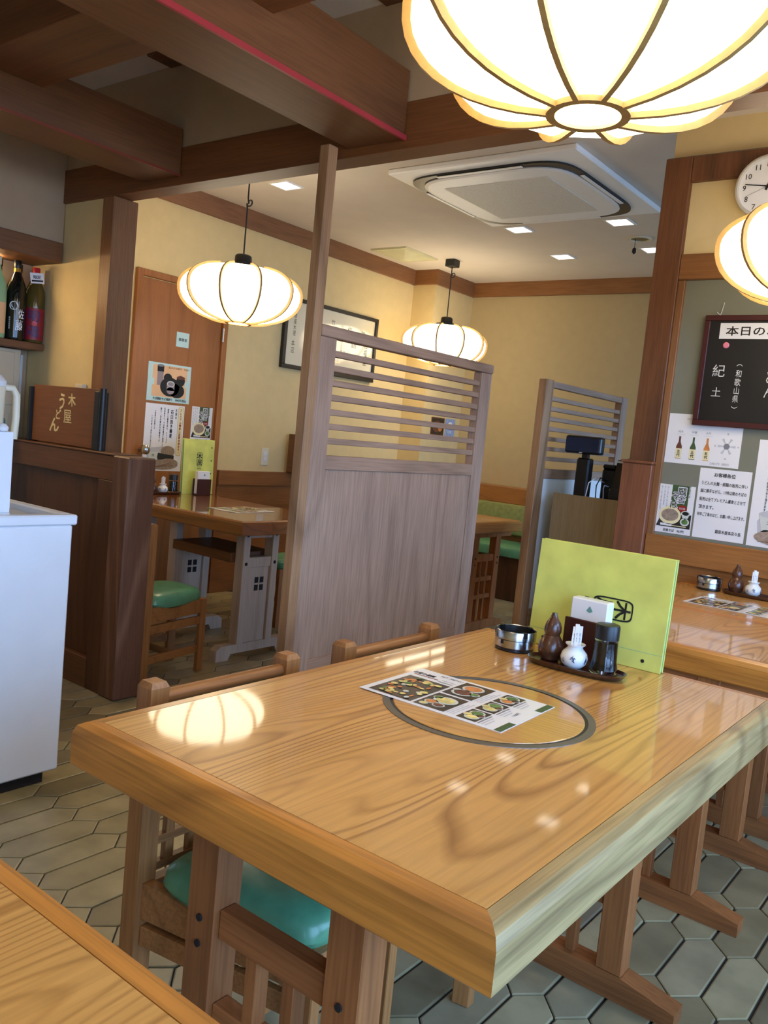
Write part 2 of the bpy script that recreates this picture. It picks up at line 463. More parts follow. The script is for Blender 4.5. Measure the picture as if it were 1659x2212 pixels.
def face_mtx(org, u, v):
    u = Vector(u).normalized(); v = Vector(v).normalized(); w = u.cross(v)
    return Matrix(((u.x, v.x, w.x, org[0]), (u.y, v.y, w.y, org[1]), (u.z, v.z, w.z, org[2]), (0, 0, 0, 1)))
def on_x(x, y, z): return face_mtx((x, y, z), (0, 1, 0), (0, 0, 1))      # sheet on a wall that faces +x
def on_y(x, y, z): return face_mtx((x, y, z), (1, 0, 0), (0, 0, 1))      # sheet on a wall that faces -y

# ================================================================== SETTING
CZ = 2.60
XW = -4.40       # wall with the staff door
YB = 6.43        # far wall
floor = struct(MB().box(-4.5, WX + .2, -2.2, YB + .1, -0.08, -0.006).build('floor', M_GROUT), 'floor of tan hexagonal picket tiles with dark grout')
struct(MB().box(-4.5, WX + .2, -2.2, YB + .1, CZ, CZ + .06).build('ceiling', M_CEIL), 'off-white painted ceiling')
struct(MB().box(XW - .1, XW, 2.20, YB, 0, CZ).build('wall_left', M_WALL), 'beige plaster wall with the wooden staff door')
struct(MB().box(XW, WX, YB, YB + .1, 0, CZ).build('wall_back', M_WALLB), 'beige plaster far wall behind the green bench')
struct(MB().box(XW, -4.17, 5.85, YB, 0, CZ).build('wall_column', M_WALL), 'boxed-out corner column in beige plaster')
struct(MB().box(-4.5, WX + .1, -2.3, -2.2, 0, CZ).build('wall_front', M_WALL), 'beige plaster wall behind the viewer')
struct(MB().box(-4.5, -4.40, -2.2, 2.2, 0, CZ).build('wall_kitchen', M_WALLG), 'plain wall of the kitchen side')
struct(MB().box(WX + .2, 14, -10, 14, -.35, -.25).build('ground', plain('pavement', S(120, 122, 124), .9)), 'grey pavement outside the windows')
# right wall with three windows
b = MB()
ys = [-2.2] + [v for w in WIN for v in w] + [YB]
for i in range(0, len(ys), 2):
    b.box(WX, WX + .1, ys[i], ys[i + 1], 0, CZ)
for (a, c) in WIN:
    zl, zh = (.12, 2.3) if a > 3 else (.42, 2.2)
    b.box(WX, WX + .1, a, c, 0, zl).box(WX, WX + .1, a, c, zh, CZ)
struct(b.build('wall_right', M_WALL), 'beige wall with street windows')
for i, (a, c) in enumerate(WIN):
    zl, zh = (.12, 2.3) if a > 3 else (.42, 2.2)
    r = sroot('window_%d' % (i + 1), (WX, (a + c) / 2, zl), 'street window with wooden frame')
    f = MB()
    f.box(WX + .02, WX + .07, a, a + .05, zl, zh).box(WX + .02, WX + .07, c - .05, c, zl, zh)
    f.box(WX + .02, WX + .07, a, c, zl, zl + .05).box(WX + .02, WX + .07, a, c, zh - .05, zh).box(WX + .03, WX + .06, (a + c) / 2 - .02, (a + c) / 2 + .02, zl + .05, zh - .05)
    f.build('window_frame', M_POST, r)
    B('pane', M_PANE, r, WX + .043, WX + .047, a + .05, c - .05, zl + .05, zh - .05)
# side wall beside the bottle shelf, bulkhead above it
struct(MB().box(XW, -3.41, 2.215, 2.30, 0, CZ).build('wall_side', M_WALL), 'beige side wall beside the bottle shelf')
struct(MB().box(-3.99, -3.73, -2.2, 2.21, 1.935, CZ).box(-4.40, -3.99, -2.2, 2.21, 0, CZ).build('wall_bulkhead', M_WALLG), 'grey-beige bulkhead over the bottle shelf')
struct(MB().box(-3.99, -3.715, -2.2, 2.205, 1.845, 1.935, .003).build('trim_1', M_BEAM), 'wooden soffit board along the bulkhead above the bottles')
struct(MB().box(-3.99, -3.83, -2.2, 2.205, 1.435, 1.468, .003).build('trim_2', M_BEAM), 'wooden shelf board carrying the bottles')
# crown trims
struct(MB().box(XW, XW + .03, 2.30, 5.85, CZ - .12, CZ).build('trim_3', M_TRIMY), 'wooden crown trim along the left wall')
struct(MB().box(XW, -4.14, 5.82, 5.85, CZ - .12, CZ).build('trim_4', M_TRIM), 'short crown trim on the front of the column')
struct(MB().box(-4.17, -4.14, 5.85, YB, CZ - .12, CZ).build('trim_5', M_TRIMY), 'crown trim on the side of the column')
struct(MB().box(-4.14, WX, YB - .03, YB, CZ - .12, CZ).build('trim_6', M_TRIM), 'wooden crown trim along the far wall')
# beams
struct(MB().box(-3.73, WX, 2.20, 2.295, 2.117, 2.265, .002).build('trim_7', M_BEAMX), 'long wooden beam crossing the room above the screen')
r = struct(MB().box(-1.985, -1.75, -2.2, 2.198, 2.145, 2.36, .003).build('trim_8', M_BEAM), 'broad ceiling beam with a bright red reflection strip on its lower edge')
MB().box(-1.7505, -1.741, -2.2, 2.198, 2.141, 2.157).build('red_reflection', M_RED, r)  # coloured strip for the red light reflected on the lower edge
r = struct(MB().box(-3.115, -2.88, -2.2, 2.198, 2.15, 2.335, .003).build('trim_9', M_BEAM), 'left ceiling beam with a thin dull red reflection strip on its lower edge')
MB().box(-2.8805, -2.874, -2.2, 2.198, 2.147, 2.156).build('red_reflection', M_REDD, r)  # thinner strip, the dull red reflection put in as colour
struct(MB().box(-2.88, -1.985, 1.345, 1.597, 2.27, 2.44, .003).build('trim_10', M_BEAMX), 'short cross beam between the two ceiling beams')
struct(MB().box(-1.75, WX, 1.345, 1.597, 2.27, 2.44, .003).build('trim_11', M_BEAMX), 'cross beam on the right of the broad ceiling beam')
struct(MB().box(-3.41, -3.325, 2.20, 2.325, 0, 2.117, .003).build('trim_12', M_POST), 'wooden post at the end of the side wall')
v = thing('ceiling_vent', 'small dark wooden vent plate on the ceiling between the two beams', 'vent', (-2.92, 2.08, CZ - .012))
B('plate', M_DARKX, v, -2.99, -2.80, 2.08, 2.20, CZ - .012, CZ - .001, .002)

v = thing('ceiling_vent', 'small dark vent plate on the ceiling beside the nearest lantern', 'vent', (-1.8, 2.12, CZ - .012), )
B('plate', M_DARKX, v, -1.885, -1.70, 2.03, 2.208, CZ - .012, CZ - .001, .002)
# skirting seen under the door wall
struct(MB().box(XW, XW + .015, 3.85, 5.85, 0, .09).build('baseboard_left', M_DARKX))

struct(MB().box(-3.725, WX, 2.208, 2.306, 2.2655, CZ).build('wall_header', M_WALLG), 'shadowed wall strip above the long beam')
# ---- poster wall on the right (frame of posts and rails round a frosted pane)
YP = 3.50
pw = sroot('wall_partition', (0, YP, 0), 'timber framed wall with frosted pane carrying posters')
B('post', M_POSTD, pw, -1.392, -1.282, YP, YP + .12, 1.19, 2.445, .003)
B('jamb', M_POST, pw, -1.282, -1.254, YP + .012, YP + .10, .89, 1.95, .002)
B('top_beam', M_POSTD, pw, -1.282, WX, YP + .004, YP + .12, 2.345, 2.445, .003)
B('middle_rail', M_TRIM, pw, -1.282, WX, YP + .004, YP + .11, 1.95, 2.053, .003)
B('upper_panel', M_WALL, pw, -1.30, WX, YP + .03, YP + .09, 2.04, 2.36)
B('plaster_strip', M_WALL, pw, -1.38, WX, YP + .05, YP + .11, 2.445, CZ)
B('cornice_strip', M_STEELD, pw, -1.40, WX, YP + .035, YP + .05, 2.445, 2.458)
B('pane', M_GLASSY, pw, -1.256, WX, YP + .03, YP + .045, .88, 1.96)
B('sill_rail', M_WAIN, pw, -1.28, WX, YP, YP + .10, .785, .893, .003)
B('lower_panel', M_WAIN, pw, -1.28, WX, YP + .02, YP + .08, 0, .785)
# ---- wainscot on the left wall behind the table
wl = struct(MB().box(XW, XW + .025, 3.83, 5.85, 0, .75).build('trim_13', M_WAINY), 'wooden wainscot on the left wall')
B('cap_rail', M_WAINY, wl, XW, XW + .04, 3.83, 5.85, .75, .85, .003)

# ================================================================== DOOR on the left wall
door = sroot('door_1', (XW, 3.44, 0), 'plain wooden staff door in a wooden frame')
B('door_frame', M_DOOR, door, XW, XW + .03, 3.085, 3.125, 0, 2.045, .003)
B('door_frame', M_DOOR, door, XW, XW + .03, 3.775, 3.815, 0, 2.045, .003)
B('door_frame', M_DOOR, door, XW, XW + .03, 3.125, 3.775, 2.005, 2.045, .003)
dpn = B('door_panel', M_DOOR, door, XW - .01, XW + .012, 3.131, 3.769, 0.005, 2.0, .002)
h = MB().tube([(XW + .012, 3.19, .965), (XW + .06, 3.19, .965)], .010, 10).build('handle_neck', M_STEEL, dpn, True)
MB().lathe([(.001, -.03), (.02, -.028), (.028, -.01), (.028, .01), (.02, .028), (.001, .03)], (XW + .075, 3.19, .965), 16).build('door_knob', M_STEEL, dpn, True)
for z in (.35, 1.745):
    MB().tube([(XW + .030, 3.772, z - .045), (XW + .030, 3.772, z + .045)], .007, 8).build('hinge', M_STEEL, dpn, True)
f = Flat(.003).sheet(.098, .092, M_AQUA); f.text('事務室', .049, .046, .020, M_INK, 1, w=.066, bold=.02)
tag(f.build('room_sign', on_x(XW + .0125, 3.41, 1.622)), 'small pale room sign reading 事務室 on the wooden door', 'sign')
# poster of cups
f = Flat().sheet(.33, .238, M_AQUA)
f.rect(.035, .03, .30, .225, M_PEACH, 1); f.rect(.0, .10, .33, .14, M_AQUA, 2); f.rect(.05, .03, .285, .2, M_PEACH, 3)
f.text('極上のそば焼酎を　そば湯で', .235, .215, .012, M_BROWNINK, 5)
f.rect(.07, .10, .115, .20, M_MAUVE, 4).rect(.068, .185, .117, .222, M_INK, 5).ell(.0925, .222, .0245, .008, M_GREYINK, 6)
f.ell(.17, .095, .075, .06, M_PHOTO, 5).ell(.225, .075, .06, .045, M_PHOTO, 5).ell(.15, .15, .032, .028, M_PHOTO, 6).ell(.25, .14, .034, .034, M_PHOTO, 6).ell(.25, .16, .033, .012, M_FOODB, 7)
f.rect(.145, .072, .205, .115, M_MAUVE, 7).ell(.175, .072, .030, .022, M_MAUVE, 7).ell(.175, .115, .030, .018, M_BOWL, 8).ell(.175, .114, .024, .013, M_MAUVE, 9)
f.text('そば焼酎そば湯割り　1042円 税込', .175, .017, .017, M_INK, 5, w=.26, bold=.02)
tag(f.build('poster', on_x(XW + .0125, 3.216, 1.268)), 'upper poster on the door showing dark cups and a flask', 'poster')
def soba_poster(mtx, label, strip=True):
    w, h = .30, .42
    f = Flat().sheet(w, h, M_PAPER)
    if strip:
        f.rect(.252, .10, .292, .412, M_CREAM, 1).ring(.272, .256, .020, .156, .0015, M_BROWNINK, 2, e=8)
        f.text('プレミアム蕎麦に変更出来ます！', .272, .256, .29, M_REDINK, 3, w=.026, bold=.03, vertical=True)
    else:
        f.rect(.252, .10, .292, .412, M_CREAM, 1)
        f.text('プレミアム蕎麦', .272, .256, .29, M_REDINK, 3, w=.026, bold=.03, vertical=True)
    f.text('木屋の', .235, .365, .07, M_INK, 2, w=.015, bold=.02, vertical=True)
    f.text('石臼挽き蕎麦', .203, .30, .18, M_INK, 2, w=.022, bold=.03, vertical=True)
    f.text('厳選した蕎麦の実を、じっくりと', .172, .285, .22, M_INK, 2, w=.011, bold=.02, vertical=True)
    f.text('石臼挽きし、そば粉を贅沢に使用した', .145, .275, .25, M_INK, 2, w=.011, bold=.02, vertical=True)
    f.text('香り・甘み豊かなお蕎麦です', .117, .29, .22, M_INK, 2, w=.011, bold=.02, vertical=True)
    f.text('ご希望のお客様には', .075, .32, .12, M_INK, 2, w=.009, bold=.02, vertical=True)
    f.text('一〇〇円増しで提供させて頂きます', .052, .245, .21, M_INK, 2, w=.009, bold=.02, vertical=True)
    f.poly([(0.03, 0.10), (.06, .145), (.15, .155), (.24, .12), (.24, .03), (.04, .03)], M_PALEINK, 1)
    f.ell(.19, .125, .055, .035, M_NOODLE, 2).poly([(.10, .115), (.24, .10), (.24, .06), (.12, .06)], M_PHOTO, 3)
    f.poly([(.035, .13), (.118, .13), (.105, .06), (.05, .06)], M_BOWL, 4).ell(.0765, .13, .0415, .012, M_PALEINK, 5).ell(.0765, .06, .0275, .01, M_BOWL, 4)
    f.text('木', .078, .098, .022, M_INK, 6)
    f.ell(.15, .040, .125, .032, M_NOODLE, 5).ell(.20, .05, .075, .030, M_NOODLE, 6)
    for k in range(6):
        f.poly([(.04 + .03 * k, .02 + .004 * k), (.24 - .005 * k, .03 + .007 * k), (.24 - .005 * k, .0315 + .007 * k), (.04 + .03 * k, .0215 + .004 * k)], M_FOODB, 7)
    return tag(f.build('poster', mtx), label, 'poster')
soba_poster(on_x(XW + .0125, 3.217, .832), 'lower left poster on the door with vertical lines and a red headed strip')
def inaka(f, u=0, v=0, k=1.0, price=True):
    R = lambda a, b, c, d, m, l: f.rect(u + a * k, v + b * k, u + c * k, v + d * k, m, l)
    E_ = lambda a, b, c, d, m, l: f.ell(u + a * k, v + b * k, c * k, d * k, m, l)
    T = lambda s, a, b, h, m, l, **q: f.text(s, u + a * k, v + b * k, h * k, m, l, **{x: (y * k if x == 'w' else y) for x, y in q.items()})
    R(.055, .085, .125, .203, M_DKGREEN, 1)
    for a, d in ((.012, .10), (.025, .08), (.038, .095)):
        T('喉ごし良く香り高い田舎風', a, .195 - d / 2, d, M_GREYINK, 1, w=.006, vertical=True)
    for s, a, b, hh in (('田', .098, .178, .032), ('舎', .098, .146, .032), ('そ', .072, .158, .03), ('ば', .070, .122, .032)):
        T(s, a, b, hh * 1.08, M_PAPER, 2, bold=.055); T(s, a, b, hh, M_INK, 4)
    T('ざるそば', .128, .18, .05, M_DKGREEN, 2, w=.010, bold=.02, vertical=True)
    E_(.105, .108, .020, .014, M_REDINK, 2); T('石臼挽', .105, .108, .008, M_PAPER, 3)
    f.poly([(u + .004 * k, v + .026 * k), (u + .146 * k, v + .026 * k), (u + .146 * k, v + .085 * k), (u + .02 * k, v + .07 * k)], M_PHOTO, 2)
    E_(.058, .075, .046, .038, M_CREAM, 4); E_(.058, .077, .036, .026, M_NOODLE, 5)
    E_(.122, .088, .019, .012, M_BOWL, 5); E_(.122, .079, .014, .014, M_BOWL, 4); E_(.122, .089, .014, .008, M_INK, 6)
    E_(.122, .053, .019, .016, M_BOWL, 4); E_(.122, .054, .013, .011, M_FOODG, 5)
    R(.022, .030, .07, .040, M_PAPER, 4); R(.07, .0315, .13, .0345, M_CREAM, 4)
    T('田舎そば　937円', .08, .012, .012, M_INK, 2, w=.085, bold=.02)
f = Flat().sheet(.172, .23, M_PAPER); inaka(f, 0, 0, 1.14)
tag(f.build('poster', on_x(XW + .0125, 3.577, 1.03)), 'small noodle poster right of the lower left poster on the door', 'poster')

# ================================================================== things on the poster wall
f = Flat().sheet(.30, .205, M_PAPER)
f.text('利き酒セット　三種の飲み比べ', .15, .185, .010, M_GREYINK, 1)
for u, m, s in ((.055, M_FOODB, '純米'), (.112, M_DKGREEN, '吟醸'), (.168, M_FOODO, '大吟'), ):
    f.text(s, u, .132, .010, M_GREYINK, 1).rect(u - .018, .120, u + .018, .121, M_PALEINK, 1)
    f.poly([(u - .012, .02), (u + .012, .02), (u + .012, .07), (u + .004, .09), (u + .004, .112), (u - .004, .112), (u - .004, .09), (u - .012, .07)], m, 1)
    f.rect(u - .012, .022, u + .012, .062, M_CREAM, 2); f.text('五代', u, .042, .03, M_INK, 3, w=.014, vertical=True, bold=.03)
for k in range(6):
    a = k * PI / 3; f.poly([(.245, .085), (.245 + .035 * math.cos(a - .15), .085 + .035 * math.sin(a - .15)), (.245 + .035 * math.cos(a + .15), .085 + .035 * math.sin(a + .15))], M_PALEINK, 1)
f.ell(.245, .085, .012, .012, M_GREYINK, 2)
for a, s in ((0, '辛'), (PI / 2, '香'), (PI, '甘'), (-PI / 2, '味')):
    f.text(s, .245 + .045 * math.cos(a), .085 + .05 * math.sin(a), .008, M_GREYINK, 1)
f.text('2,852 円（税別）', .225, .012, .011, M_GREYINK, 1)
tag(f.build('poster', on_y(-1.252, YP + .0292, 1.200)), 'sheet showing three bottles in brown, green and orange, half behind the chalkboard', 'poster')
f = Flat().sheet(.150, .203, M_PAPER); inaka(f)
tag(f.build('poster', on_y(-1.256, YP + .0292, .906)), 'green noodle flyer priced 937円 at the pane corner', 'poster')
f = Flat().sheet(.203, .286, M_PAPER)
f.text('お客様各位', .100, .262, .016, M_INK, 1, bold=.03)
for s, v, u0, u1 in (('うどんの太麺・細麺の販売に伴い', .226, .012, .192), ('誠に勝手ながら、17時以降のそばの', .194, .012, .192), ('販売は全てプレミアム蕎麦とさせて', .160, .012, .192), ('頂きます。', .128, .012, .072), ('何卒ご了承のほど、お願い申し上げます。', .098, .010, .196), ('銀座木屋本店々長', .034, .09, .19)):
    f.text(s, (u0 + u1) / 2, v, .015, M_INK, 1, w=u1 - u0, bold=.02)
tag(f.build('notice', on_y(-1.098, YP + .0292, .906)), 'white typed notice headed お客様各位 on the frosted pane', 'notice')
soba_poster(on_y(-.884, YP + .0292, .904), 'tall noodle poster on the frosted pane right of the typed notice')
# chalkboard
cb = thing('chalkboard', 'black menu chalkboard with dark red frame headed 本日のお酒', 'chalkboard', (-.78, YP, 1.36))
x0, x1, z0, z1 = -1.150, -.42, 1.362, 1.805
for q in ((x0, x1, z1 - .022, z1), (x0, x1, z0, z0 + .022), (x0, x0 + .022, z0 + .022, z1 - .022), (x1 - .022, x1, z0 + .022, z1 - .022)):
    B('frame', M_CBF, cb, q[0], q[1], YP + .004, YP + .024, q[2], q[3], .002)
slate = B('slate', M_SLATE, cb, x0 + .02, x1 - .02, YP + .012, YP + .022, z0 + .02, z1 - .02)
f = Flat(.001).sheet(.52, .062, M_PAPER); f.text('本日のお酒', .150, .031, .036, M_INK, 1, w=.25, bold=.02)
f.build('title_strip', on_y(-1.088, YP + .0118, 1.712), cb)
for tx, u, v, hh, w_, vert in (('紀', 0, 0, .048, None, False), ('土', 0, -.085, .036, None, False), ('（和歌山県）', .078, -.06, .20, .024, True), ('くどん', .20, -.02, .17, .04, True)):
    Flat(.0).text(tx, u, v, hh, M_CHALK, 0, w=w_, vertical=vert).build('chalk_writing', on_y(-1.072, YP + .0115, 1.585), slate)
mg = MB().lathe([(.012, 0), (.012, .004), (.009, .006)], (0, 0, 0), 18).build('magnet', M_PINK, cb)
mg.data.transform(Matrix.Translation((-1.056, YP + .0118, 1.686)) @ Matrix.Rotation(PI / 2, 4, 'X'))
MB().tube([(-1.088, YP + .024, 1.858), (-1.094, YP + .020, 1.815), (-1.096, YP + .016, 1.808), (-1.104, YP + .014, 1.812), (-1.108, YP + .012, 1.818)], .0015, 6).build('hook', M_CHALK, cb)
# clock
ck = thing('wall_clock', 'round white wall clock above the glowing lantern on the right', 'clock', (-.972, YP, 2.29))
def lathe_y(prof, c, n=40):
    b = MB().lathe(prof, (0, 0, 0), n)
    for v in b.bm.verts: v.co = Vector((c[0] + v.co.x, c[1] - v.co.z, c[2] + v.co.y))
    return b
lathe_y([(.118, 0), (.120, .012), (.118, .030), (.110, .034), (.107, .028), (.107, .0)], (-.972, YP + .002, 2.29)).build('rim', M_CLKF, ck, True)
lathe_y([(.108, .018), (.0, .019)], (-.972, YP + .002, 2.29)).build('dial', M_PAPER, ck)
f = Flat(0)
for k in range(1, 13):
    a = PI / 2 - k * PI / 6; f.text(str(k), .086 * math.cos(a), .086 * math.sin(a), .020, M_INK, 0, bold=-.01)
f.build('numerals', on_y(-.972, YP - .0175, 2.29), ck)
def hand(L, w, ang, nm, lay):
    a = PI / 2 - ang; u = (math.cos(a), math.sin(a)); n = (-u[1], u[0])
    f = Flat(0.001).poly([(-.015 * u[0] + w * n[0], -.015 * u[1] + w * n[1]), (-.015 * u[0] - w * n[0], -.015 * u[1] - w * n[1]), (L * u[0] - w * .5 * n[0], L * u[1] - w * .5 * n[1]), (L * u[0] + w * .5 * n[0], L * u[1] + w * .5 * n[1])], M_INK, lay)
    f.build(nm, on_y(-.972, YP - .0180, 2.29), ck)
hand(.055, .005, 2 * PI * 12.78 / 12, 'hour_hand', 1); hand(.085, .003, 2 * PI * 46.5 / 60, 'minute_hand', 3); hand(.085, .0008, 2 * PI * 41 / 60, 'second_hand', 5)

# ================================================================== picture and switch on the left wall
pc = thing('framed_calligraphy', 'black framed calligraphy behind glass on the left wall', 'picture', (XW, 4.85, 1.61))
y0, y1, z0, z1 = 4.335, 5.385, 1.607, 2.115
for q in ((y0, y1, z1 - .028, z1), (y0, y1, z0, z0 + .028), (y0, y0 + .028, z0 + .028, z1 - .028), (y1 - .028, y1, z0 + .028, z1 - .028)):
    B('frame', M_BLACKM, pc, XW, XW + .035, q[0], q[1], q[2], q[3], .002)
pm = plain('glazed_paper', S(236, 226, 196), 0.10, coat=1.0, var=0.02)
psh = B('sheet', pm, pc, XW, XW + .02, y0 + .02, y1 - .02, z0 + .02, z1 - .02)
for tx, u, v, hh, w_, vert, m in (('銀座木屋', .11, .32, .17, .03, True, M_INK), ('本店', .105, .16, .10, .036, True, M_INK), ('竹', .52, .40, .04, None, False, M_INK), ('信', .72, .37, .05, None, False, M_INK), ('和', .88, .36, .05, None, False, M_INK), ('招福堂', .93, .22, .20, .045, True, M_INK), ('鶴', .78, .27, .06, None, False, M_GREYINK), ('のれん', .68, .19, .035, None, False, M_GREYINK), ('福', .45, .25, .10, None, False, M_GREYINK)):
    Flat(0).text(tx, u, v, hh, m, 0, w=w_, vertical=vert).build('lettering', on_x(XW + .0205, y0, z0), psh)
sw = thing('light_switch', 'double light switch on an ivory plate beside the door', 'switch', (XW, 4.27, .96))
B('plate', M_IVORY, sw, XW, XW + .008, 4.235, 4.305, .895, 1.020, .002)
for z in (.925, .962): B('rocker', M_WHITE, sw, XW + .008, XW + .013, 4.255, 4.285, z, z + .032, .002)
tag(MB().box(XW + .042, XW + .13, 4.46, 4.60, .852, 1.135, .003).build('wooden_box', M_DARKX), 'upright dark wooden box on the wainscot ledge left of the screen', 'box')

# ================================================================== BENCH along the far wall, packets above it
bn = thing('wall_bench', 'built-in bench with green seat and olive back cushion on the far wall', 'bench', (-3.1, 6.1, 0))
B('base', M_DARK, bn, -4.14, -2.08, 5.80, YB - .002, 0, .345, .003)
MB().box(-4.13, -2.09, 5.74, 6.20, .345, .425, .02, seg=2).build('seat_cushion', M_GREEN, bn, True)
MB().box(-4.13, -2.09, 6.17, 6.30, .47, .725, .03, seg=2).build('back_cushion', M_OLIVE, bn, True)
B('back_board', M_WAIN, bn, -4.14, -2.08, 6.24, YB - .002, .725, .86, .004)
B('back_panel', M_WAIN, bn, -4.14, -2.08, 6.26, YB - .002, .345, .725)
f = Flat(.002).sheet(.20, .155, M_FOODB); f.rect(.01, .01, .19, .145, M_PHOTO, 1).ell(.09, .075, .07, .05, M_FOODB, 2).ell(.14, .06, .03, .025, M_FOODO, 3)
tag(f.build('photo_card', on_x(-4.168, 5.98, 1.235)), 'dark brown photo card on the column seen through the slats', 'card')
f = Flat(.004).sheet(.145, .155, M_BLUEP); f.ell(.07, .10, .035, .03, M_PAPER, 1).text('お茶', .07, .04, .03, M_PAPER, 1)
tag(f.build('blue_leaflet', on_x(-4.168, 6.20, 1.235)), 'pale blue leaflet beside the brown photo card on the column', 'leaflet')

# ================================================================== SLATTED SCREENS
def screen(y0, y1, label, tall, lower, n=8, thick=.045, zmid=(1.055, 1.105)):
    X1 = -2.0; X0 = X1 - thick
    t = thing('slatted_screen', label, 'screen', (-2.02, (y0 + y1) / 2, 0))
    if tall:
        B('tall_post', M_SCREENP, t, X1 - .042, X1 + .002, y0 - .033, y0 + .012, 0, 2.14, .003)
        B('stile', M_SCREEN, t, X0 + .005, X1, y0 + .013, y0 + .095, 0, 1.515, .002)
        ya = y0 + .095
    else:
        B('post', M_SCREENP, t, X0, X1, y0, y0 + .085, 0, 1.555, .003); ya = y0 + .085
    B('end_post', M_SCREEN, t, X0, X1, y1 - .085, y1, 0, 1.515 if tall else 1.555, .003)
    yb = y1 - .085
    if tall: B('top_rail', M_SCREENY, t, X0 + .002, X1 + .003, y0 + .013, y1 + .003, 1.516, 1.555, .003)
    else: B('top_rail', M_SCREENY, t, X0 + .004, X1 - .004, ya, yb, 1.520, 1.552, .003)
    B('middle_rail', M_SCREENY, t, X0 + .004, X1, ya, yb, zmid[0], zmid[1], .002)
    zt = 1.516
    for k in range(1, n):
        z = zmid[1] + (zt - zmid[1]) * k / n
        B('slat', M_SCREENY, t, X0 + .010, X1 - .008, ya, yb, z - .011, z + .011, .002)
    if lower == 'wood':
        B('panel', M_SCREEN, t, X0 + .012, X1 - .008, ya, yb, .36, zmid[0])
        B('bottom_rail', M_SCREENY, t, X0 + .004, X1, ya, yb, .10, .36, .002)
    else:
        B('panel', M_FROST, t, X0 + .012, X1 - .010, ya, yb, .37, zmid[0])
        B('bottom_rail', M_SCREENY, t, X0 + .004, X1, ya, yb, .28, .37, .002)
    return t
screen(2.15, 3.312, 'large weathered wood screen with slatted top and tall post to the beam', True, 'wood', n=8)
screen(3.84, 4.90, 'smaller slatted screen with frosted white lower panel behind the register counter', False, 'frost', n=8)

# ================================================================== LOW DARK WALL, sign board
lw = thing('low_partition', 'low dark panelled wooden partition left of the aisle', 'partition', (-3.5, 2.11, 0))
MB().box(-2.985, -2.87, 2.047, 2.178, 0, 1.008, .006).build('end_post', M_DARKP, lw)
B('top_rail', M_DARKX, lw, -4.39, -2.985, 2.055, 2.17, .90, 1.004, .003)
B('cap', M_DARKX, lw, -4.39, -2.985, 2.05, 2.175, 1.004, 1.012, .002)
B('panel', M_DARK, lw, -4.39, -3.09, 2.080, 2.15, .13, .90)
B('stile', M_DARK, lw, -3.09, -2.985, 2.055, 2.17, .0, .90, .002)
B('bottom_rail', M_DARKX, lw, -4.39, -3.09, 2.055, 2.17, 0, .13, .002)
sb = thing('sign_board', 'wooden sign board lettered 木屋うどん on the low partition', 'sign', (-3.45, 2.11, 1.012))
sbd = B('board', M_SIGN, sb, -3.70, -3.165, 2.095, 2.118, 1.016, 1.272, .002)
for xa in (-3.722, -3.195):
    w = .022 if xa < -3.5 else .035
    B('bracket', M_BLACKM, sb, xa, xa + w, 2.080, 2.13, 1.012, 1.262, .003)
MB().tube([(-3.145, 2.09, 1.013), (-3.145, 2.09, 1.275)], .015, 12).build('bracket_pole', M_BLACKM, sb, True)
for tx, u, v, hh, w_, sh in (('木', 0, 0, .054, None, -.12), ('屋', -.027, -.074, .058, None, -.12), ('う', -.078, -.010, .068, .040, .1), ('ど', -.100, -.068, .042, None, 0), ('ん', -.128, -.116, .058, .072, 0)):
    Flat(0).text(tx, u, v, hh, M_GOLD, 0, w=w_, bold=.012 if tx == '屋' else .03, shear=sh).build('lettering', on_y(-3.385, 2.0945, 1.215), sbd)
ob = thing('outlet_box', 'small ivory box on the side wall above the sign board', 'outlet box', (-3.49, 2.215, 1.26))
B('body', M_IVORY, ob, -3.525, -3.462, 2.190, 2.214, 1.225, 1.293, .004)
tag(MB().tube([(-3.985, 2.17, .6), (-3.985, 2.17, 1.41)], .018, 10).build('white_conduit', M_WHITE, None, True), 'white pipe running up the niche wall beside the beige cabinet', 'pipe')
kc = thing('wall_cabinet', 'beige cabinet with thin seams under the bottle shelf', 'cabinet', (-3.94, 1.7, .7))
B('body', M_BEIGE, kc, -3.985, -3.905, 1.3, 2.135, .6, 1.430, .004)
B('door', M_BEIGE, kc, -3.904, -3.898, 1.34, 2.100, 1.165, 1.415, .002)
B('drawer', M_BEIGE, kc, -3.904, -3.898, 1.34, 2.085, .62, 1.125, .002)
lt = Flat(.0006); lt.ell(0, 0, .026, .022, M_STICK, 0).ring(0, 0, .026, .022, .003, M_TEAL, 1).text('検', 0, 0, .016, M_TEAL, 1)
lt.build('sticker', on_x(-3.8975, 2.045, 1.085), kc)

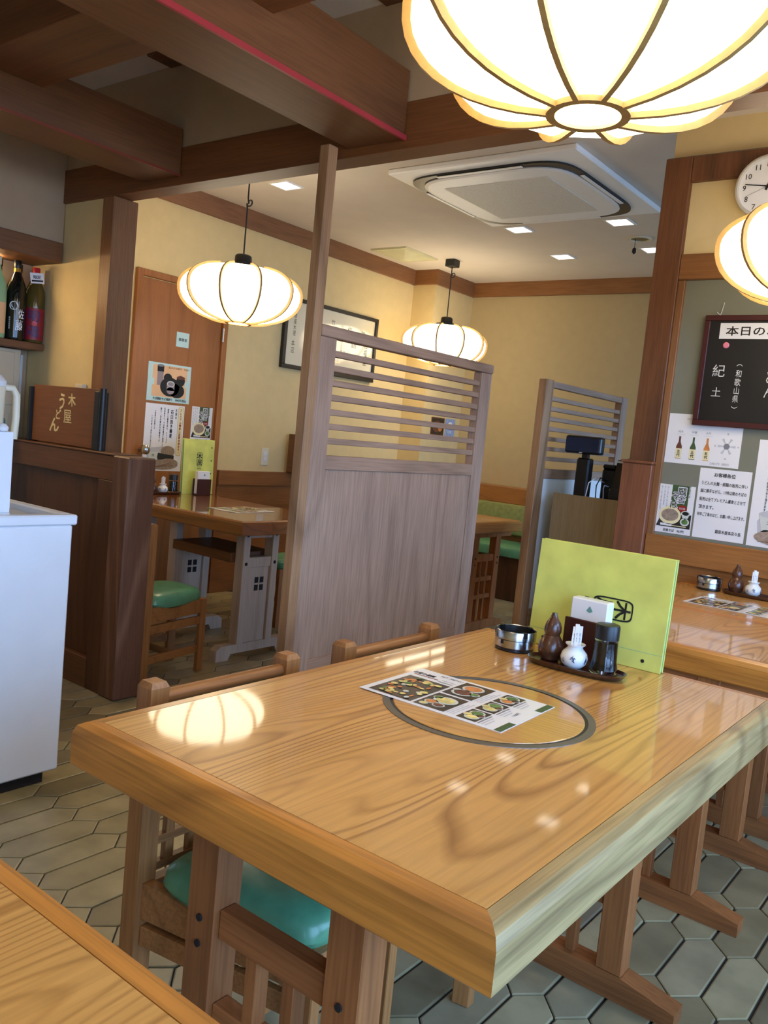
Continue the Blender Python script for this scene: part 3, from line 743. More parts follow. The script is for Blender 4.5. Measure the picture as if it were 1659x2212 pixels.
# ================================================================== BOTTLES on the shelf
def bottle(x, y, glass, label, R=.045, Hh=.385, capm=None, capz=.03):
    t = thing('sake_bottle', label, 'bottle', (x, y, 1.469), 'bottles on the lit shelf')
    c = (x, y, 1.469)
    p = [(R * .92, 0), (R, .008), (R, .215), (R * .93, .245), (R * .62, .285), (R * .36, .312), (R * .30, .335), (R * .30, Hh - .02), (R * .34, Hh - .018), (R * .34, Hh)]
    MB().lathe(p, c, 22).build('glass_body', glass, t, True)
    MB().lathe([(R * .37, Hh - capz), (R * .38, Hh - capz + .003), (R * .38, Hh + .004), (R * .33, Hh + .007)], c, 18).build('cap', capm or M_BLACK, t, True)
    return t, c
def wrap_label(t, c, R, z0, z1, a0, a1, mat, name='label'):
    b = MB(); n = 12
    pts = [(c[0] + R * math.cos(a0 + (a1 - a0) * k / n), c[1] + R * math.sin(a0 + (a1 - a0) * k / n)) for k in range(n + 1)]
    vs = [[b.bm.verts.new((x, y, c[2] + z)) for x, y in pts] for z in (z0, z1)]
    for k in range(n): b.bm.faces.new((vs[0][k], vs[0][k + 1], vs[1][k + 1], vs[1][k]))
    return b.build(name, mat, t, True)
def lab_text(t, c, R, ang, z, fn, name='label_print'):
    # small flat print bent round the bottle
    f = Flat(0); fn(f)
    V = []
    for (u, v, d) in f.V:
        a = ang + u / R; V.append((c[0] + (R + d) * math.cos(a), c[1] + (R + d) * math.sin(a), c[2] + z + v))
    f.V = V
    return f.build(name, Matrix.Identity(4), t)
VA = -PI / 6      # direction from the shelf towards the viewer
t, c = bottle(-3.868, 1.978, M_BOTG, 'frosted pale green bottle at the left edge of the shelf', .045, .36, M_IVORY)
wrap_label(t, c, .0455, .02, .16, VA - 1.3, VA + 1.3, M_PEACH)
t, c = bottle(-3.946, 2.026, M_CAPB, 'brown glass bottle behind the green and black bottles', .040, .365)
t, c = bottle(-3.868, 2.073, M_BOTK, 'black bottle with white round crest and white characters 佐藤', .045, .36)
wrap_label(t, c, .0455, .01, .17, VA - 1.5, VA + 1.5, M_BOTK)
MB().lathe([(.0168, .313), (.0152, .332), (.0150, .338)], c, 16).build('neck_foil', M_GOLDF, t, True)
lab_text(t, c, .046, VA, 0, lambda f: (f.ell(-.006, .155, .020, .020, M_PAPER, 0), f.ring(-.006, .155, .014, .014, .003, M_INK, 1), f.text('✽', -.006, .155, .018, M_INK, 1)), 'crest')
for tx, u, v, hh, w_ in (('佐', .030, .120, .042, .03), ('藤', .022, .068, .048, .034)):
    lab_text(t, c, .046, VA, 0, lambda f: f.text(tx, u, v, hh, M_PAPER, 0, w=w_, bold=.02))
lab_text(t, c, .046, VA, 0, lambda f: f.text('薩摩本格焼酎', -.022, .075, .058, M_PAPER, 0, w=.008, vertical=True))
t, c = bottle(-3.943, 2.121, M_CAPB, 'brown glass bottle half hidden behind the red labelled bottle', .043, .355)
t, c = bottle(-3.868, 2.167, M_BOTO, 'olive bottle with red label, red cap and a paper tag', .045, .345, M_REDCAP, .035)
wrap_label(t, c, .0455, .012, .16, VA - 1.5, VA + 1.5, M_LABR)
for tx, v, hh in (('明', .122, .05), ('魂', .052, .055)):
    lab_text(t, c, .046, VA, 0, lambda f: f.text(tx, .0, v, hh, M_LABP, 0, w=hh, bold=.03))
lab_text(t, c, .046, VA, 0, lambda f: f.ell(.004, .088, .012, .012, M_REDCAP, 3), 'red_seal')
f = Flat(.0008).sheet(.06, .05, M_PAPER); f.text('限定', .03, .03, .016, M_INK, 1, bold=.03).rect(.005, .008, .055, .016, M_INK, 1)
f.build('paper_tag', face_mtx((c[0] + .045, c[1] - .05, c[2] + .27), (.35, .93, .1), (-.2, -.05, 1)), t)

# ================================================================== FREEZER at left, things on it
fz = thing('chest_freezer', 'white chest freezer at the left edge with raised rim', 'freezer', (-2.7, .9, 0))
B('body', M_WHITE, fz, -3.10, -2.327, .30, 1.472, .045, .828, .006)
B('plinth', M_GAP, fz, -3.06, -2.36, .34, 1.44, 0, .045)
for q in ((-2.36, -2.322, .295, 1.484), (-3.105, -3.067, .295, 1.484), (-3.067, -2.36, 1.446, 1.484), (-3.067, -2.36, .295, .333)):
    B('rim', M_WHITE, fz, q[0], q[1], q[2], q[3], .828, .860, .005)
B('inner_lid', M_PALEINK, fz, -3.066, -2.361, .334, 1.445, .829, .838)
B('sliding_lid', M_WHITE, fz, -3.06, -2.366, .34, 1.14, .8385, .852, .003)
wb = thing('plastic_bin', 'pale plastic bin standing on the chest freezer', 'bin', (-2.5, 1.05, .853))
b = MB()
b.box(-2.40, -2.392, .80, 1.30, .8605, 1.10, .002).box(-2.70, -2.692, .80, 1.30, .8605, 1.10, .002).box(-2.692, -2.40, .80, .808, .8605, 1.10, .002).box(-2.692, -2.40, 1.292, 1.30, .8605, 1.10, .002).box(-2.70, -2.392, .80, 1.30, .853, .8605)
b.build('walls', M_WHITE, wb)
MB().tube([(-2.388, 1.235, 1.085), (-2.372, 1.225, 1.08), (-2.368, 1.20, 1.05), (-2.372, 1.15, 1.03), (-2.388, 1.13, 1.03)], .004, 8).build('wire_handle', M_STEEL, wb, True)
MB().lathe([(.001, 0), (.016, .002), (.018, .012), (.010, .022), (.001, .024)], (-2.396, 1.265, 1.10), 14).build('knob', M_WHITE, wb, True)
pt = thing('water_pitcher', 'ivory water pitcher with white lid and handle behind the bin', 'pitcher', (-2.73, 1.372, .8385))
c = (-2.73, 1.372, .8385)
MB().lathe([(.056, 0), (.060, .01), (.064, .30), (.066, .39), (.064, .395)], c, 24).build('body', M_IVORY, pt, True)
MB().lathe([(.067, .395), (.068, .412), (.05, .432), (.02, .442), (.001, .443)], c, 24).build('lid', M_WHITE, pt, True)
MB().tube([(c[0] + .02, c[1] + .05, c[2] + .392), (c[0] + .02, c[1] + .088, c[2] + .392), (c[0] + .02, c[1] + .102, c[2] + .37), (c[0] + .02, c[1] + .104, c[2] + .30), (c[0] + .02, c[1] + .099, c[2] + .225)], .012, 10).build('handle', M_IVORY, pt, True)

# ================================================================== TABLES
def table(x0, x1, y0, y1, label, group, top, edgeL, edgeS, ztop=.72, th=.07, square=()):
    t = thing('dining_table', label, 'table', ((x0 + x1) / 2, (y0 + y1) / 2, 0), group)
    e = .032; g = .0012
    z0 = ztop - th
    B('core', M_GAP, t, x0 + e - .004, x1 - e + .004, y0 + e - .004, y1 - e + .004, z0 + .004, ztop - .004)
    B('table_top', top, t, x0 + e + g, x1 - e - g, y0 + e + g, y1 - e - g, ztop - .006, ztop)
    sec = [(0, z0 + .004), (0, ztop - .018), (.005, ztop - .006), (.016, ztop), (e, ztop), (e, z0), (.004, z0)]
    sq_ = [(0, z0 + .004), (0, ztop - .018), (0, ztop - .004), (.001, ztop), (e, ztop), (e, z0), (.004, z0)]
    def strip(a, bb, n):   # a -> bb along the outer edge, n points inward; mitred ends
        a = Vector(a); bb = Vector(bb); n = Vector(n); d = (bb - a).normalized()
        sc_ = sq_ if (round(n.x), round(n.y)) in square else sec
        r1 = [tuple((a + n * q + d * q).to_2d()) + (z,) for q, z in sc_]
        r2 = [tuple((bb + n * q - d * q).to_2d()) + (z,) for q, z in sc_]
        return MB().loft([r1, r2])
    strip((x0, y0, 0), (x1, y0, 0), (0, 1, 0)).build('edge_band', edgeS, t)
    strip((x1, y0, 0), (x1, y1, 0), (-1, 0, 0)).build('edge_band', edgeL, t)
    strip((x1, y1, 0), (x0, y1, 0), (0, -1, 0)).build('edge_band', edgeS, t)
    strip((x0, y1, 0), (x0, y0, 0), (1, 0, 0)).build('edge_band', edgeL, t)
    return t
def lattice_trestle(t, xc, y0, dy=.055, swap=False, m=M_LEG, mr=M_LEGX, foot=.29):
    """posts, rails and slats standing on a runner that runs along x (along y when swap)"""
    def bx(nm, mt, a0, a1, c0, c1, z0, z1, bev=.002):
        if swap: return B(nm, mt, t, c0, c1, a0, a1, z0, z1, bev)
        return B(nm, mt, t, a0, a1, c0, c1, z0, z1, bev)
    pts = [(xc - foot, 0), (xc - foot, .034), (xc - .168, .058), (xc + .168, .058), (xc + foot, .034), (xc + foot, 0)]
    b = MB()
    if swap:
        b.prism(pts, 'X', y0, y0 + dy)
    else:
        b.prism(pts, 'Y', y0, y0 + dy)
    root = t; t = b.build('trestle_runner', mr, root)
    for s in (-1, 1):
        bx('leg_post', m, xc + s * .136 - .030, xc + s * .136 + .030, y0 + .002, y0 + dy - .002, .058, .65)
        for z in (.43, .47):
            q = MB().lathe([(.0055, 0), (.0055, .003), (.001, .0032)], (0, 0, 0), 12)
            R_ = Matrix.Rotation(PI / 2, 4, 'X') if not swap else Matrix.Rotation(PI / 2, 4, 'Y')
            off = (xc + s * .136, y0 + .0015, z) if not swap else (y0 + dy - .0015, xc + s * .136, z)
            for v in q.bm.verts: v.co = Matrix.Translation(off) @ R_ @ v.co
            q.build('bolt', M_GAP, t)
    for z0, z1 in ((.445, .49), (.315, .345), (.20, .228)):
        bx('rail', mr, xc - .106, xc + .106, y0 + .012, y0 + dy - .012, z0, z1)
    for s in (-1, 1):
        bx('lattice_slat', m, xc + s * .036 - .011, xc + s * .036 + .011, y0 + .014, y0 + dy - .014, .058, .445, .001)
    bx('cleat', mr, xc - .30, xc + .30, y0 + .004, y0 + dy - .004, .605, .65)
GRP_T = 'golden wood dining tables'
mt = table(-1.11, -.36, .722, 1.940, 'large golden wood table in the centre with a round steel ringed insert', GRP_T, M_TOP, M_EDGE, M_EDGEX)
lattice_trestle(mt, -.748, .805); lattice_trestle(mt, -.748, 1.778)
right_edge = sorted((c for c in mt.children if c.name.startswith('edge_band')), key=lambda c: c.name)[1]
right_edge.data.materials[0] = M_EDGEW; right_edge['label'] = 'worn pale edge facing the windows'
cx, cy = -.740, 1.336
MB().lathe([(.181, .7202), (.181, .7212), (.1945, .7212), (.1945, .7202)], (cx, cy, 0), 72, False).build('steel_ring', M_STEELD, mt)
MB().lathe([(.181, .7203), (.174, .7203)], (cx, cy, 0), 72, False).build('gasket', M_BLACK, mt)
MB().lathe([(.175, .7202), (.1745, .7212), (.173, .7216), (.0, .7216)], (cx, cy, 0), 72, False).build('insert_disc', M_TOPX, mt)
B('burner_box', M_BLACK, mt, -.93, -.58, 1.16, 1.50, .50, .65, .004)
ta = table(-1.11, -.36, 2.250, 2.864, 'golden wood table just beyond the big central table, seen behind the green menu', GRP_T, M_TOP, M_EDGE, M_EDGEX, square=[(0, -1)])
lattice_trestle(ta, -.748, 2.262); lattice_trestle(ta, -.748, 2.712)
tb = table(-1.11, -.36, 2.870, 3.484, 'golden wood table set against the poster wall', GRP_T, M_TOP, M_EDGE, M_EDGEX, square=[(0, 1)])
lattice_trestle(tb, -.748, 2.94); lattice_trestle(tb, -.748, 3.38)
tf = table(-1.11, -.36, -.76, .458, 'golden wood table cut off at the lower left corner', GRP_T, M_TOP, M_EDGE, M_EDGEX)
lattice_trestle(tf, -.748, -.66); lattice_trestle(tf, -.748, .345)
# back left tables, glossy brown top on pale trestles
def pale_trestle(t, xa, yc):
    dx = .05
    pts = [(yc - .25, 0), (yc - .25, .055), (yc - .22, .075), (yc + .22, .075), (yc + .25, .055), (yc + .25, 0), (yc + .17, 0), (yc + .155, .03), (yc - .155, .03), (yc - .17, 0)]
    t = MB().prism(pts, 'X', xa - dx, xa).build('trestle_runner', M_PALE, t)
    for s in (-1, 1):
        B('leg_post', M_PALE, t, xa - dx - .008, xa + .002, yc + s * .10 - .022, yc + s * .10 + .022, .075, .65, .002)
        for z in (.485, .632):
            q = MB().lathe([(.009, 0), (.009, .002), (.001, .0022)], (0, 0, 0), 12)
            for v in q.bm.verts: v.co = Matrix.Translation((xa + .002, yc + s * .10, z)) @ Matrix.Rotation(PI / 2, 4, 'Y') @ v.co
            q.build('bolt', M_GAP, t)
    B('rail', M_PALE, t, xa - .04, xa - .006, yc - .078, yc + .078, .615, .648, .001)
    B('rail', M_PALE, t, xa - .04, xa - .004, yc - .078, yc + .078, .465, .515, .001)
    B('panel', M_PALE, t, xa - .035, xa - .012, yc - .078, yc + .078, .075, .465)
    for i in (-1, 1):
        for j in (-1, 1):
            yy, zz = yc + .012 + i * .018, .375 + j * .020
            B('square_cutout', M_GAP, t, xa - .0122, xa - .0112, yy - .013, yy + .013, zz - .015, zz + .015)
t1 = table(-4.25, -2.95, 2.76, 3.50, 'glossy brown table on pale trestles with cut-out squares, behind the low partition', None, M_DTOP, M_DTOP, M_DTOP)
pale_trestle(t1, -3.075, 3.02); pale_trestle(t1, -3.605, 3.02); pale_trestle(t1, -4.10, 3.02)
B('shelf', M_DARKX, t1, -3.60, -3.135, 2.875, 3.16, .485, .535, .002)
# table in front of the bench
t3 = table(-3.88, -2.66, 4.30, 4.99, 'golden table glimpsed between the two screens by the bench', GRP_T, M_TOPX, M_EDGE, M_EDGEX)
lattice_trestle(t3, 4.72, -2.80, swap=True, m=M_LEG, mr=M_LEG, foot=.28); lattice_trestle(t3, 4.72, -3.74, swap=True, m=M_LEG, mr=M_LEG, foot=.28)

# ================================================================== CHAIRS  (prototype faces +x, root on the floor under the seat centre)
def make_chair(label, loc):
    W2, D2 = .19, .205; pw_ = .040
    t = thing('dining_chair', label, 'chair', (0, 0, 0), 'wooden lattice-back chairs with green seats')
    def taper(o):          # the seat narrows towards the front
        for v in o.data.vertices:
            v.co.y *= 1 - .36 * max(0, (v.co.x + D2 - .02) / (2 * D2 - .04))
        return o
    for s in (-1, 1):
        b = MB(); y = s * (W2 - pw_ / 2); x = -D2 + pw_ / 2; h_ = pw_ / 2
        b.loft([[(x - h_, y - h_, 0), (x + h_, y - h_, 0), (x + h_, y + h_, 0), (x - h_, y + h_, 0)],
                [(x - h_, y - h_, .712), (x + h_, y - h_, .712), (x + h_, y + h_, .712), (x - h_, y + h_, .712)],
                [(x - h_ + .005, y - h_ + .005, .722), (x + h_ - .005, y - h_ + .005, .722), (x + h_ - .005, y + h_ - .005, .722), (x - h_ + .005, y + h_ - .005, .722)]])
        b.build('back_post', M_CHAIR, t)
        taper(B('leg', M_CHAIR, t, D2 - .038, D2, y - .019, y + .019, 0, .350, .002))
        # scalloped side rail and plain lower rail
        xs = [-D2 + pw_, -.12, -.08, -.03, .03, .08, .12, D2 - .038]
        zt = [.350, .349, .342, .332, .332, .342, .349, .350]
        pts = [(x, z) for x, z in zip(xs, zt)] + [(D2 - .038, .283), (-D2 + pw_, .283)]
        taper(MB().prism(pts, 'Y', y - .012, y + .012).build('side_rail', M_CHAIRH, t))
        taper(B('side_rail', M_CHAIRH, t, -D2 + pw_, D2 - .038, y - .011, y + .011, .230, .268, .002))
        taper(B('stretcher', M_CHAIRH, t, -D2 + pw_, D2 - .038, y - .010, y + .010, .095, .130, .002))
    yi = W2 - pw_
    taper(B('front_rail', M_CHAIRH, t, D2 - .030, D2 - .008, -W2 + .038, W2 - .038, .290, .346, .002))
    B('back_rail', M_CHAIRH, t, -D2 + .008, -D2 + .034, -yi, yi, .285, .340, .002)
    taper(B('cross_stretcher', M_CHAIRH, t, -.010, .010, -W2 + .032, W2 - .032, .10, .128, .002))
    MB().tube([(-D2 + .02, -yi, .688), (-D2 + .02, 0, .688), (-D2 + .02, yi, .688)], .014, 10).build('top_rail', M_CHAIRH, t, True)
    for z in (.362, .413, .466): B('lattice_rail', M_CHAIRH, t, -D2 + .010, -D2 + .026, -yi, yi, z - .008, z + .008, .001)
    for k in (-2, -1, 0, 1, 2): B('lattice_slat', M_CHAIR, t, -D2 + .011, -D2 + .025, k * .055 - .010, k * .055 + .010, .362, .466, .001)
    rings = []
    for z, ins in ((.330, .03), (.336, .012), (.358, 0), (.382, .004), (.397, .02), (.404, .055), (.406, .10)):
        r = []
        for i in range(32):
            a = 2 * PI * i / 32; c_, s_ = math.cos(a), math.sin(a)
            px = math.copysign(abs(c_) ** .35, c_) * (.172 - ins); py = math.copysign(abs(s_) ** .35, s_) * (.186 - ins)
            r.append((px + .018, py, z))
        rings.append(r)
    taper(MB().loft(rings).build('seat_cushion', M_GREEN, t, True))
    t.location = loc
    return t
ch = make_chair('chair with green seat pushed under the near left side of the central table', (-1.015, 1.11, 0))
dup(ch, (-1.015, 1.638, 0), 0, 'chair at the far left side of the central table, against the screen')
dup(ch, (-3.135, 2.432, 0), PI / 2, 'chair with green seat behind the end post of the low partition')
dup(ch, (-3.55, 3.74, 0), -PI / 2, 'chair with lattice back on the far side of the glossy brown table')
# ================================================================== TABLE-TOP THINGS
def tray(x, y, z, rot, L, Wd, label):
    t = thing('lacquer_tray', label, 'tray', (0, 0, 0), 'dark oval condiment trays')
    def oval(a, b, zz, n=36): return [(a * math.copysign(abs(math.cos(2 * PI * i / n)) ** .7, math.cos(2 * PI * i / n)), b * math.copysign(abs(math.sin(2 * PI * i / n)) ** .7, math.sin(2 * PI * i / n)), zz) for i in range(n)]
    MB().loft([oval(L * .44, Wd * .40, 0), oval(L * .47, Wd * .45, .004), oval(L * .5, Wd * .5, .014), oval(L * .487, Wd * .475, .0145), oval(L * .46, Wd * .43, .008), oval(L * .2, Wd * .2, .0075)]).build('dish', M_TRAY, t, True)
    t.location = (x, y, z); t.rotation_euler = (0, 0, rot); return t
def gourd(x, y, z, label, k=1.0, m=None):
    t = thing('gourd_shaker', label, 'shaker', (x, y, z), 'gourd shaped pepper shakers')
    lo = [(.012, 0), (.020, .002), (.027, .014), (.0295, .027), (.027, .040), (.020, .052), (.0165, .0575)]
    hi = [(.0168, .058), (.0195, .066), (.0195, .074), (.016, .086), (.010, .095), (.0065, .103), (.0055, .108), (.002, .1085)]
    MB().lathe([(r * k, zz * k) for r, zz in lo], (x, y, z), 24).build('body', m or M_GOURD, t, True)
    MB().lathe([(r * k, zz * k) for r, zz in hi], (x, y, z), 24).build('cap', m or M_GOURD, t, True)
    return t
def pick_vase(x, y, z, label, k=1.0):
    t = thing('toothpick_vase', label, 'vase', (x, y, z), 'porcelain toothpick vases')
    p = [(.015, 0), (.018, .001), (.027, .010), (.0305, .022), (.027, .034), (.018, .043), (.0165, .047), (.022, .052), (.0222, .0535), (.016, .0495), (.013, .044), (.001, .040)]
    MB().lathe([(r * k, zz * k) for r, zz in p], (x, y, z), 28).build('jar', M_VASE, t, True)
    f = Flat(.0004)
    rb = random.Random(11)
    for a in range(5):
        u = rb.uniform(-.034, .026); tilt = rb.uniform(-.003, .003); h0 = rb.uniform(.014, .02); h1 = h0 + rb.uniform(.010, .016)
        f.poly([(u, h0), (u + .0012, h0), (u + .0012 + tilt, h1), (u + tilt, h1)], M_BLUEINK, 0)
        for q in range(4):
            uu = u + tilt * q / 4 + rb.uniform(-.001, .001); vv = h0 + (h1 - h0) * rb.uniform(.3, 1); an = rb.uniform(-2.6, -.5)
            cu, cv = math.cos(an) * .006, math.sin(an) * .006
            f.poly([(uu, vv), (uu + cu * .5 - cv * .16, vv + cv * .5 + cu * .16), (uu + cu, vv + cv), (uu + cu * .5 + cv * .16, vv + cv * .5 - cu * .16)], M_BLUEINK, 1)
    V = []
    for u, v, d in f.V:
        zz = v; rr = .0305 * (1 - ((zz - .022) / .034) ** 2 * .75) + .0009
        a = -1.05 + u / .03
        V.append((x + rr * k * math.cos(a), y + rr * k * math.sin(a), z + zz * k))
    f.V = V; f.build('brush_painting', Matrix.Identity(4), t)
    rnd = random.Random(int(abs(x) * 1000))
    for i, (ox, oy, hh) in enumerate(((-.005, .002, .047), (.003, -.005, .052), (.006, .004, .050), (-.001, -.001, .054), (-.004, -.006, .049))):
        hh *= 1.2
        f = Flat(.0022).sheet(.009, hh * .92, M_PAPER)
        f.text('おてもと', .0045, hh * .5, hh * .35, M_INK, 1, w=.004, vertical=True)
        q = f.build('toothpick_packet', face_mtx((x + ox * k - .004, y + oy * k - .002, z + .038 * k), (.86, .5, .12 - .04 * i), (.02 * (i - 2) * .6, .01, 1)), t)
        if k != 1.0:
            pass
    return t
def ashtray(x, y, z, label, k=1.0):
    t = thing('ashtray', label, 'ashtray', (x, y, z), 'round steel ashtrays')
    L = lambda pr, nm, m: MB().lathe([(r * k, zz * k) for r, zz in pr], (x, y, z), 40, nm == 'base').build(nm, m, t, True)
    L([(.043, 0), (.045, .002), (.045, .009), (.044, .009)], 'base', M_BLACK)
    L([(.0465, .009), (.0475, .010), (.0475, .0265), (.047, .027)], 'lower_band', M_STEEL)
    L([(.0475, .028), (.048, .0285), (.048, .047), (.047, .0485), (.0455, .047), (.044, .038), (.044, .034)], 'upper_band', M_STEEL)
    L([(.0445, .047), (.043, .030), (.030, .020), (.001, .019)], 'bowl', M_BLACK)
    for a in (-2.5, -.6, 1.3, 2.9):
        q = MB().box(.040, .0487, -.005, .005, .036, .0492)
        for v in q.bm.verts: v.co = Matrix.Translation((x, y, z)) @ Matrix.Rotation(a, 4, 'Z') @ (v.co * k)
        q.build('rest_notch', M_BLACK, t)
    for a in (-1.75,):
        q = MB().box(.0470, .0481, -.004, .004, .018, .0265)
        for v in q.bm.verts: v.co = Matrix.Translation((x, y, z)) @ Matrix.Rotation(a, 4, 'Z') @ (v.co * k)
        q.build('vent_notch', M_BLACK, t)
    return t
def soy(x, y, z, label, k=1.0):
    t = thing('soy_sauce_bottle', label, 'bottle', (x, y, z), 'soy sauce bottles')
    L = lambda pr, nm, m: MB().lathe([(r * k, zz * k) for r, zz in pr], (x, y, z), 24).build(nm, m, t, True)
    L([(.028, 0), (.0305, .003), (.0305, .010), (.027, .030), (.0255, .072), (.0255, .078)], 'glass', M_GLASS)
    L([(.0255, .009), (.0275, .012), (.0262, .030), (.0246, .070), (.0001, .071)], 'sauce', plain('soy_sauce', S(16, 9, 7), .12, var=0))
    L([(.0265, .076), (.0265, .104), (.025, .108), (.012, .110), (.0001, .110)], 'cap', M_BLACK)
    return t
def napkins(x, y, z, rot, label, n=.0):
    t = thing('napkin_holder', label, 'napkin holder', (0, 0, 0), 'dark wooden napkin holders')
    B('front_board', M_HOLD, t, -.054, .054, -.024, -.018, 0, .100, .002)
    B('back_board', M_HOLD, t, -.054, .054, .018, .024, 0, .100, .002)
    B('bottom_board', M_HOLD, t, -.054, .054, -.018, .018, 0, .007)
    B('side_board', M_HOLD, t, .048, .054, -.018, .018, .007, .03)
    MB().box(-.046, .046, -.0165, .0165, .0075, .148, .003).build('napkin_stack', M_PAPER, t)
    f = Flat(0).poly([(0, 0), (.008, .004), (0, .016), (-.008, .004)], M_STICK, 0)
    f.build('leaf_mark', on_y(.002, -.0172, .118), t)
    t.location = (x, y, z); t.rotation_euler = (0, 0, rot); return t
def logo(f, u, v, k, m, rot=0.0):
    # oblong seal: 木 above 屋 inside a rounded frame
    P0 = len(f.V)
    f.ring(0, 0, .026 * k, .050 * k, .0035 * k, m, 1, n=32, e=5)
    f.text('木', 0, .024 * k, .040 * k, m, 1, w=.042 * k, bold=.025).text('屋', 0, -.021 * k, .040 * k, m, 1, w=.042 * k, bold=.010)
    f.text('KIYA', 0, -.066 * k, .011 * k, m, 1)
    for i in range(P0, len(f.V)):
        a, b_, c_ = f.V[i]; f.V[i] = (u + a * math.cos(rot) - b_ * math.sin(rot), v + a * math.sin(rot) + b_ * math.cos(rot), c_)
def menu_book(label, org, u, n, w, h, rot=0.0, lean=.06, lk=1.0, lu=None, lv=None, studs='bottom'):
    """standing menu folder: u along its width, n the direction it faces"""
    t = thing('menu_book', label, 'menu', org, 'green menu books')
    u = Vector(u).normalized(); n = Vector(n).normalized(); z = (Vector((0, 0, 1)) - n * lean).normalized()
    def board(nm, off, th, mt_, w0=0, w1=w, v0=0, v1=h):
        m = face_mtx(Vector(org) + n * off, u, z)
        return MB().box(w0, w1, v0, v1, 0, th, .001, m).build(nm, mt_, t)
    fc = board('front_cover', .0, .003, M_MENU)
    board('back_cover', -.016, .003, M_MENU)
    board('pages', -.0125, .012, M_MENUE, .004, w - .003, .003, h - .004)
    m = face_mtx(Vector(org) + n * .003, u, z)
    f = Flat(.0006); logo(f, lu if lu is not None else w / 2, lv if lv is not None else h / 2, lk, M_INK, rot)
    f.build('printed_logo', m, fc)
    f = Flat(.0005)
    if studs == 'bottom': f.rect(.0, .0405, w, .0415, M_MENUE, 0)
    else: f.rect(.0, 0, .001, h, M_MENUE, 0)
    f.build('hinge_crease', m, fc)
    P = [(w * q, .021) for q in (.12, .87)] if studs == 'bottom' else [(w - .022, h * q) for q in (.14, .38, .62, .86)]
    for a, b_ in P:
        q = MB().lathe([(.0042, 0), (.004, .0018), (.001, .0022)], (0, 0, 0), 12)
        for v in q.bm.verts: v.co = m @ (Vector((a, b_, 0)) + v.co)
        q.build('stud', M_BLACKM, fc)
    return t
def menu_sheet(label, org, rot, w=.303, h=.213):
    f = Flat(.0008).sheet(w, h, M_PAPER)
    rn = random.Random(3)
    def photo(u0, v0, u1, v1, bowls):
        f.rect(u0, v0, u1, v1, M_PHOTO, 1)
        for (a, b_, r, m) in bowls:
            U, V, R_ = u0 + a * (u1 - u0), v0 + b_ * (v1 - v0), r * (v1 - v0)
            f.ell(U, V, R_, R_ * .9, M_BOWL, 2, 16).ell(U, V, R_ * .78, R_ * .68, m, 3, 14)
    u0, u1 = .014, .110
    f.rect(u0, .010, u1, .150, M_PHOTO, 1)
    for k in range(46):
        f.ell(rn.uniform(u0 + .012, u1 - .010), rn.uniform(.018, .142), rn.uniform(.003, .009), rn.uniform(.003, .008), rn.choice([M_FOODY, M_FOODY, M_FOODY, M_FOODG, M_FOODO, M_BOWL]), 2 + k % 3, 9)
    f.text('お昼の御膳', .030, .180, .014, M_INK, 1, w=.05, bold=.02, rot=0).text('SET MENU', .085, .196, .008, M_INK, 1).rect(.012, .166, .07, .169, M_REDINK, 1)
    for v in (.158, .162, .172): f.rect(.075, v, .108, v + .0015, M_GREYINK, 1)
    photo(.116, .010, .182, .100, [(.55, .62, .27, M_FOODY), (.25, .7, .12, M_FOODG), (.3, .35, .15, M_FOODO), (.62, .25, .14, M_FOODB), (.22, .15, .1, M_FOODY)])
    photo(.116, .108, .182, .203, [(.5, .68, .24, M_FOODO), (.45, .30, .24, M_FOODB), (.8, .35, .12, M_FOODG), (.2, .4, .10, M_BOWL)])
    for v0 in (.012, .11):
        for k in range(3): f.rect(.186 + k * .006, v0, .1885 + k * .006, v0 + .06 + .01 * k, M_PALEINK, 1)
    for v0 in (.010, .076, .142):
        photo(.208, v0, .248, v0 + .060, [(.5, .7, .25, M_FOODG), (.25, .45, .16, M_FOODY), (.55, .3, .24, [M_FOODY, M_FOODY, M_FOODO][int(v0 * 15)]), (.8, .55, .14, M_FOODB)])
        for k in range(3): f.rect(.2515 + k * .007, v0, .2545 + k * .007, v0 + .05 - .008 * k, M_PALEINK if k else M_GREYINK, 1)
    f.text('1,100円', .277, .105, .008, M_INK, 1, rot=PI / 2)
    f.rect(.288, .002, w - .001, .058, M_DKGREEN, 1).rect(.288, .158, w - .001, h - .002, M_DKGREEN, 1)
    return tag(f.build('menu_sheet', Matrix.Translation(org) @ Matrix.Rotation(rot, 4, 'Z')), label, 'menu', 'printed set menu sheets')
ZT = .7202
menu_sheet('photo menu sheet lying across the ringed insert of the central table', (-.957, 1.226, .7218), math.radians(1.5))
menu_book('large green menu folder standing sideways on the central table', (-.955, 1.890, ZT), (1, .012, 0), (.012, -1, 0), .337, .262, rot=-PI / 2, lk=1.0, lu=.205, lv=.125)
tray(-.756, 1.742, ZT, math.radians(4), .225, .095, 'dark oval tray on the central table below the green menu')
gourd(-.824, 1.748, ZT + .008, 'brown gourd shaker on the central table tray')
pick_vase(-.759, 1.733, ZT + .008, 'small white vase of paper toothpicks between gourd and soy bottle')
soy(-.697, 1.752, ZT + .008, 'glass soy sauce bottle with black cap on the central table')
napkins(-.775, 1.838, ZT, math.radians(-2), 'dark napkin holder with white napkins before the large green menu')
ashtray(-.936, 1.786, ZT, 'steel ashtray left of the condiment tray on the central table', 1.02)
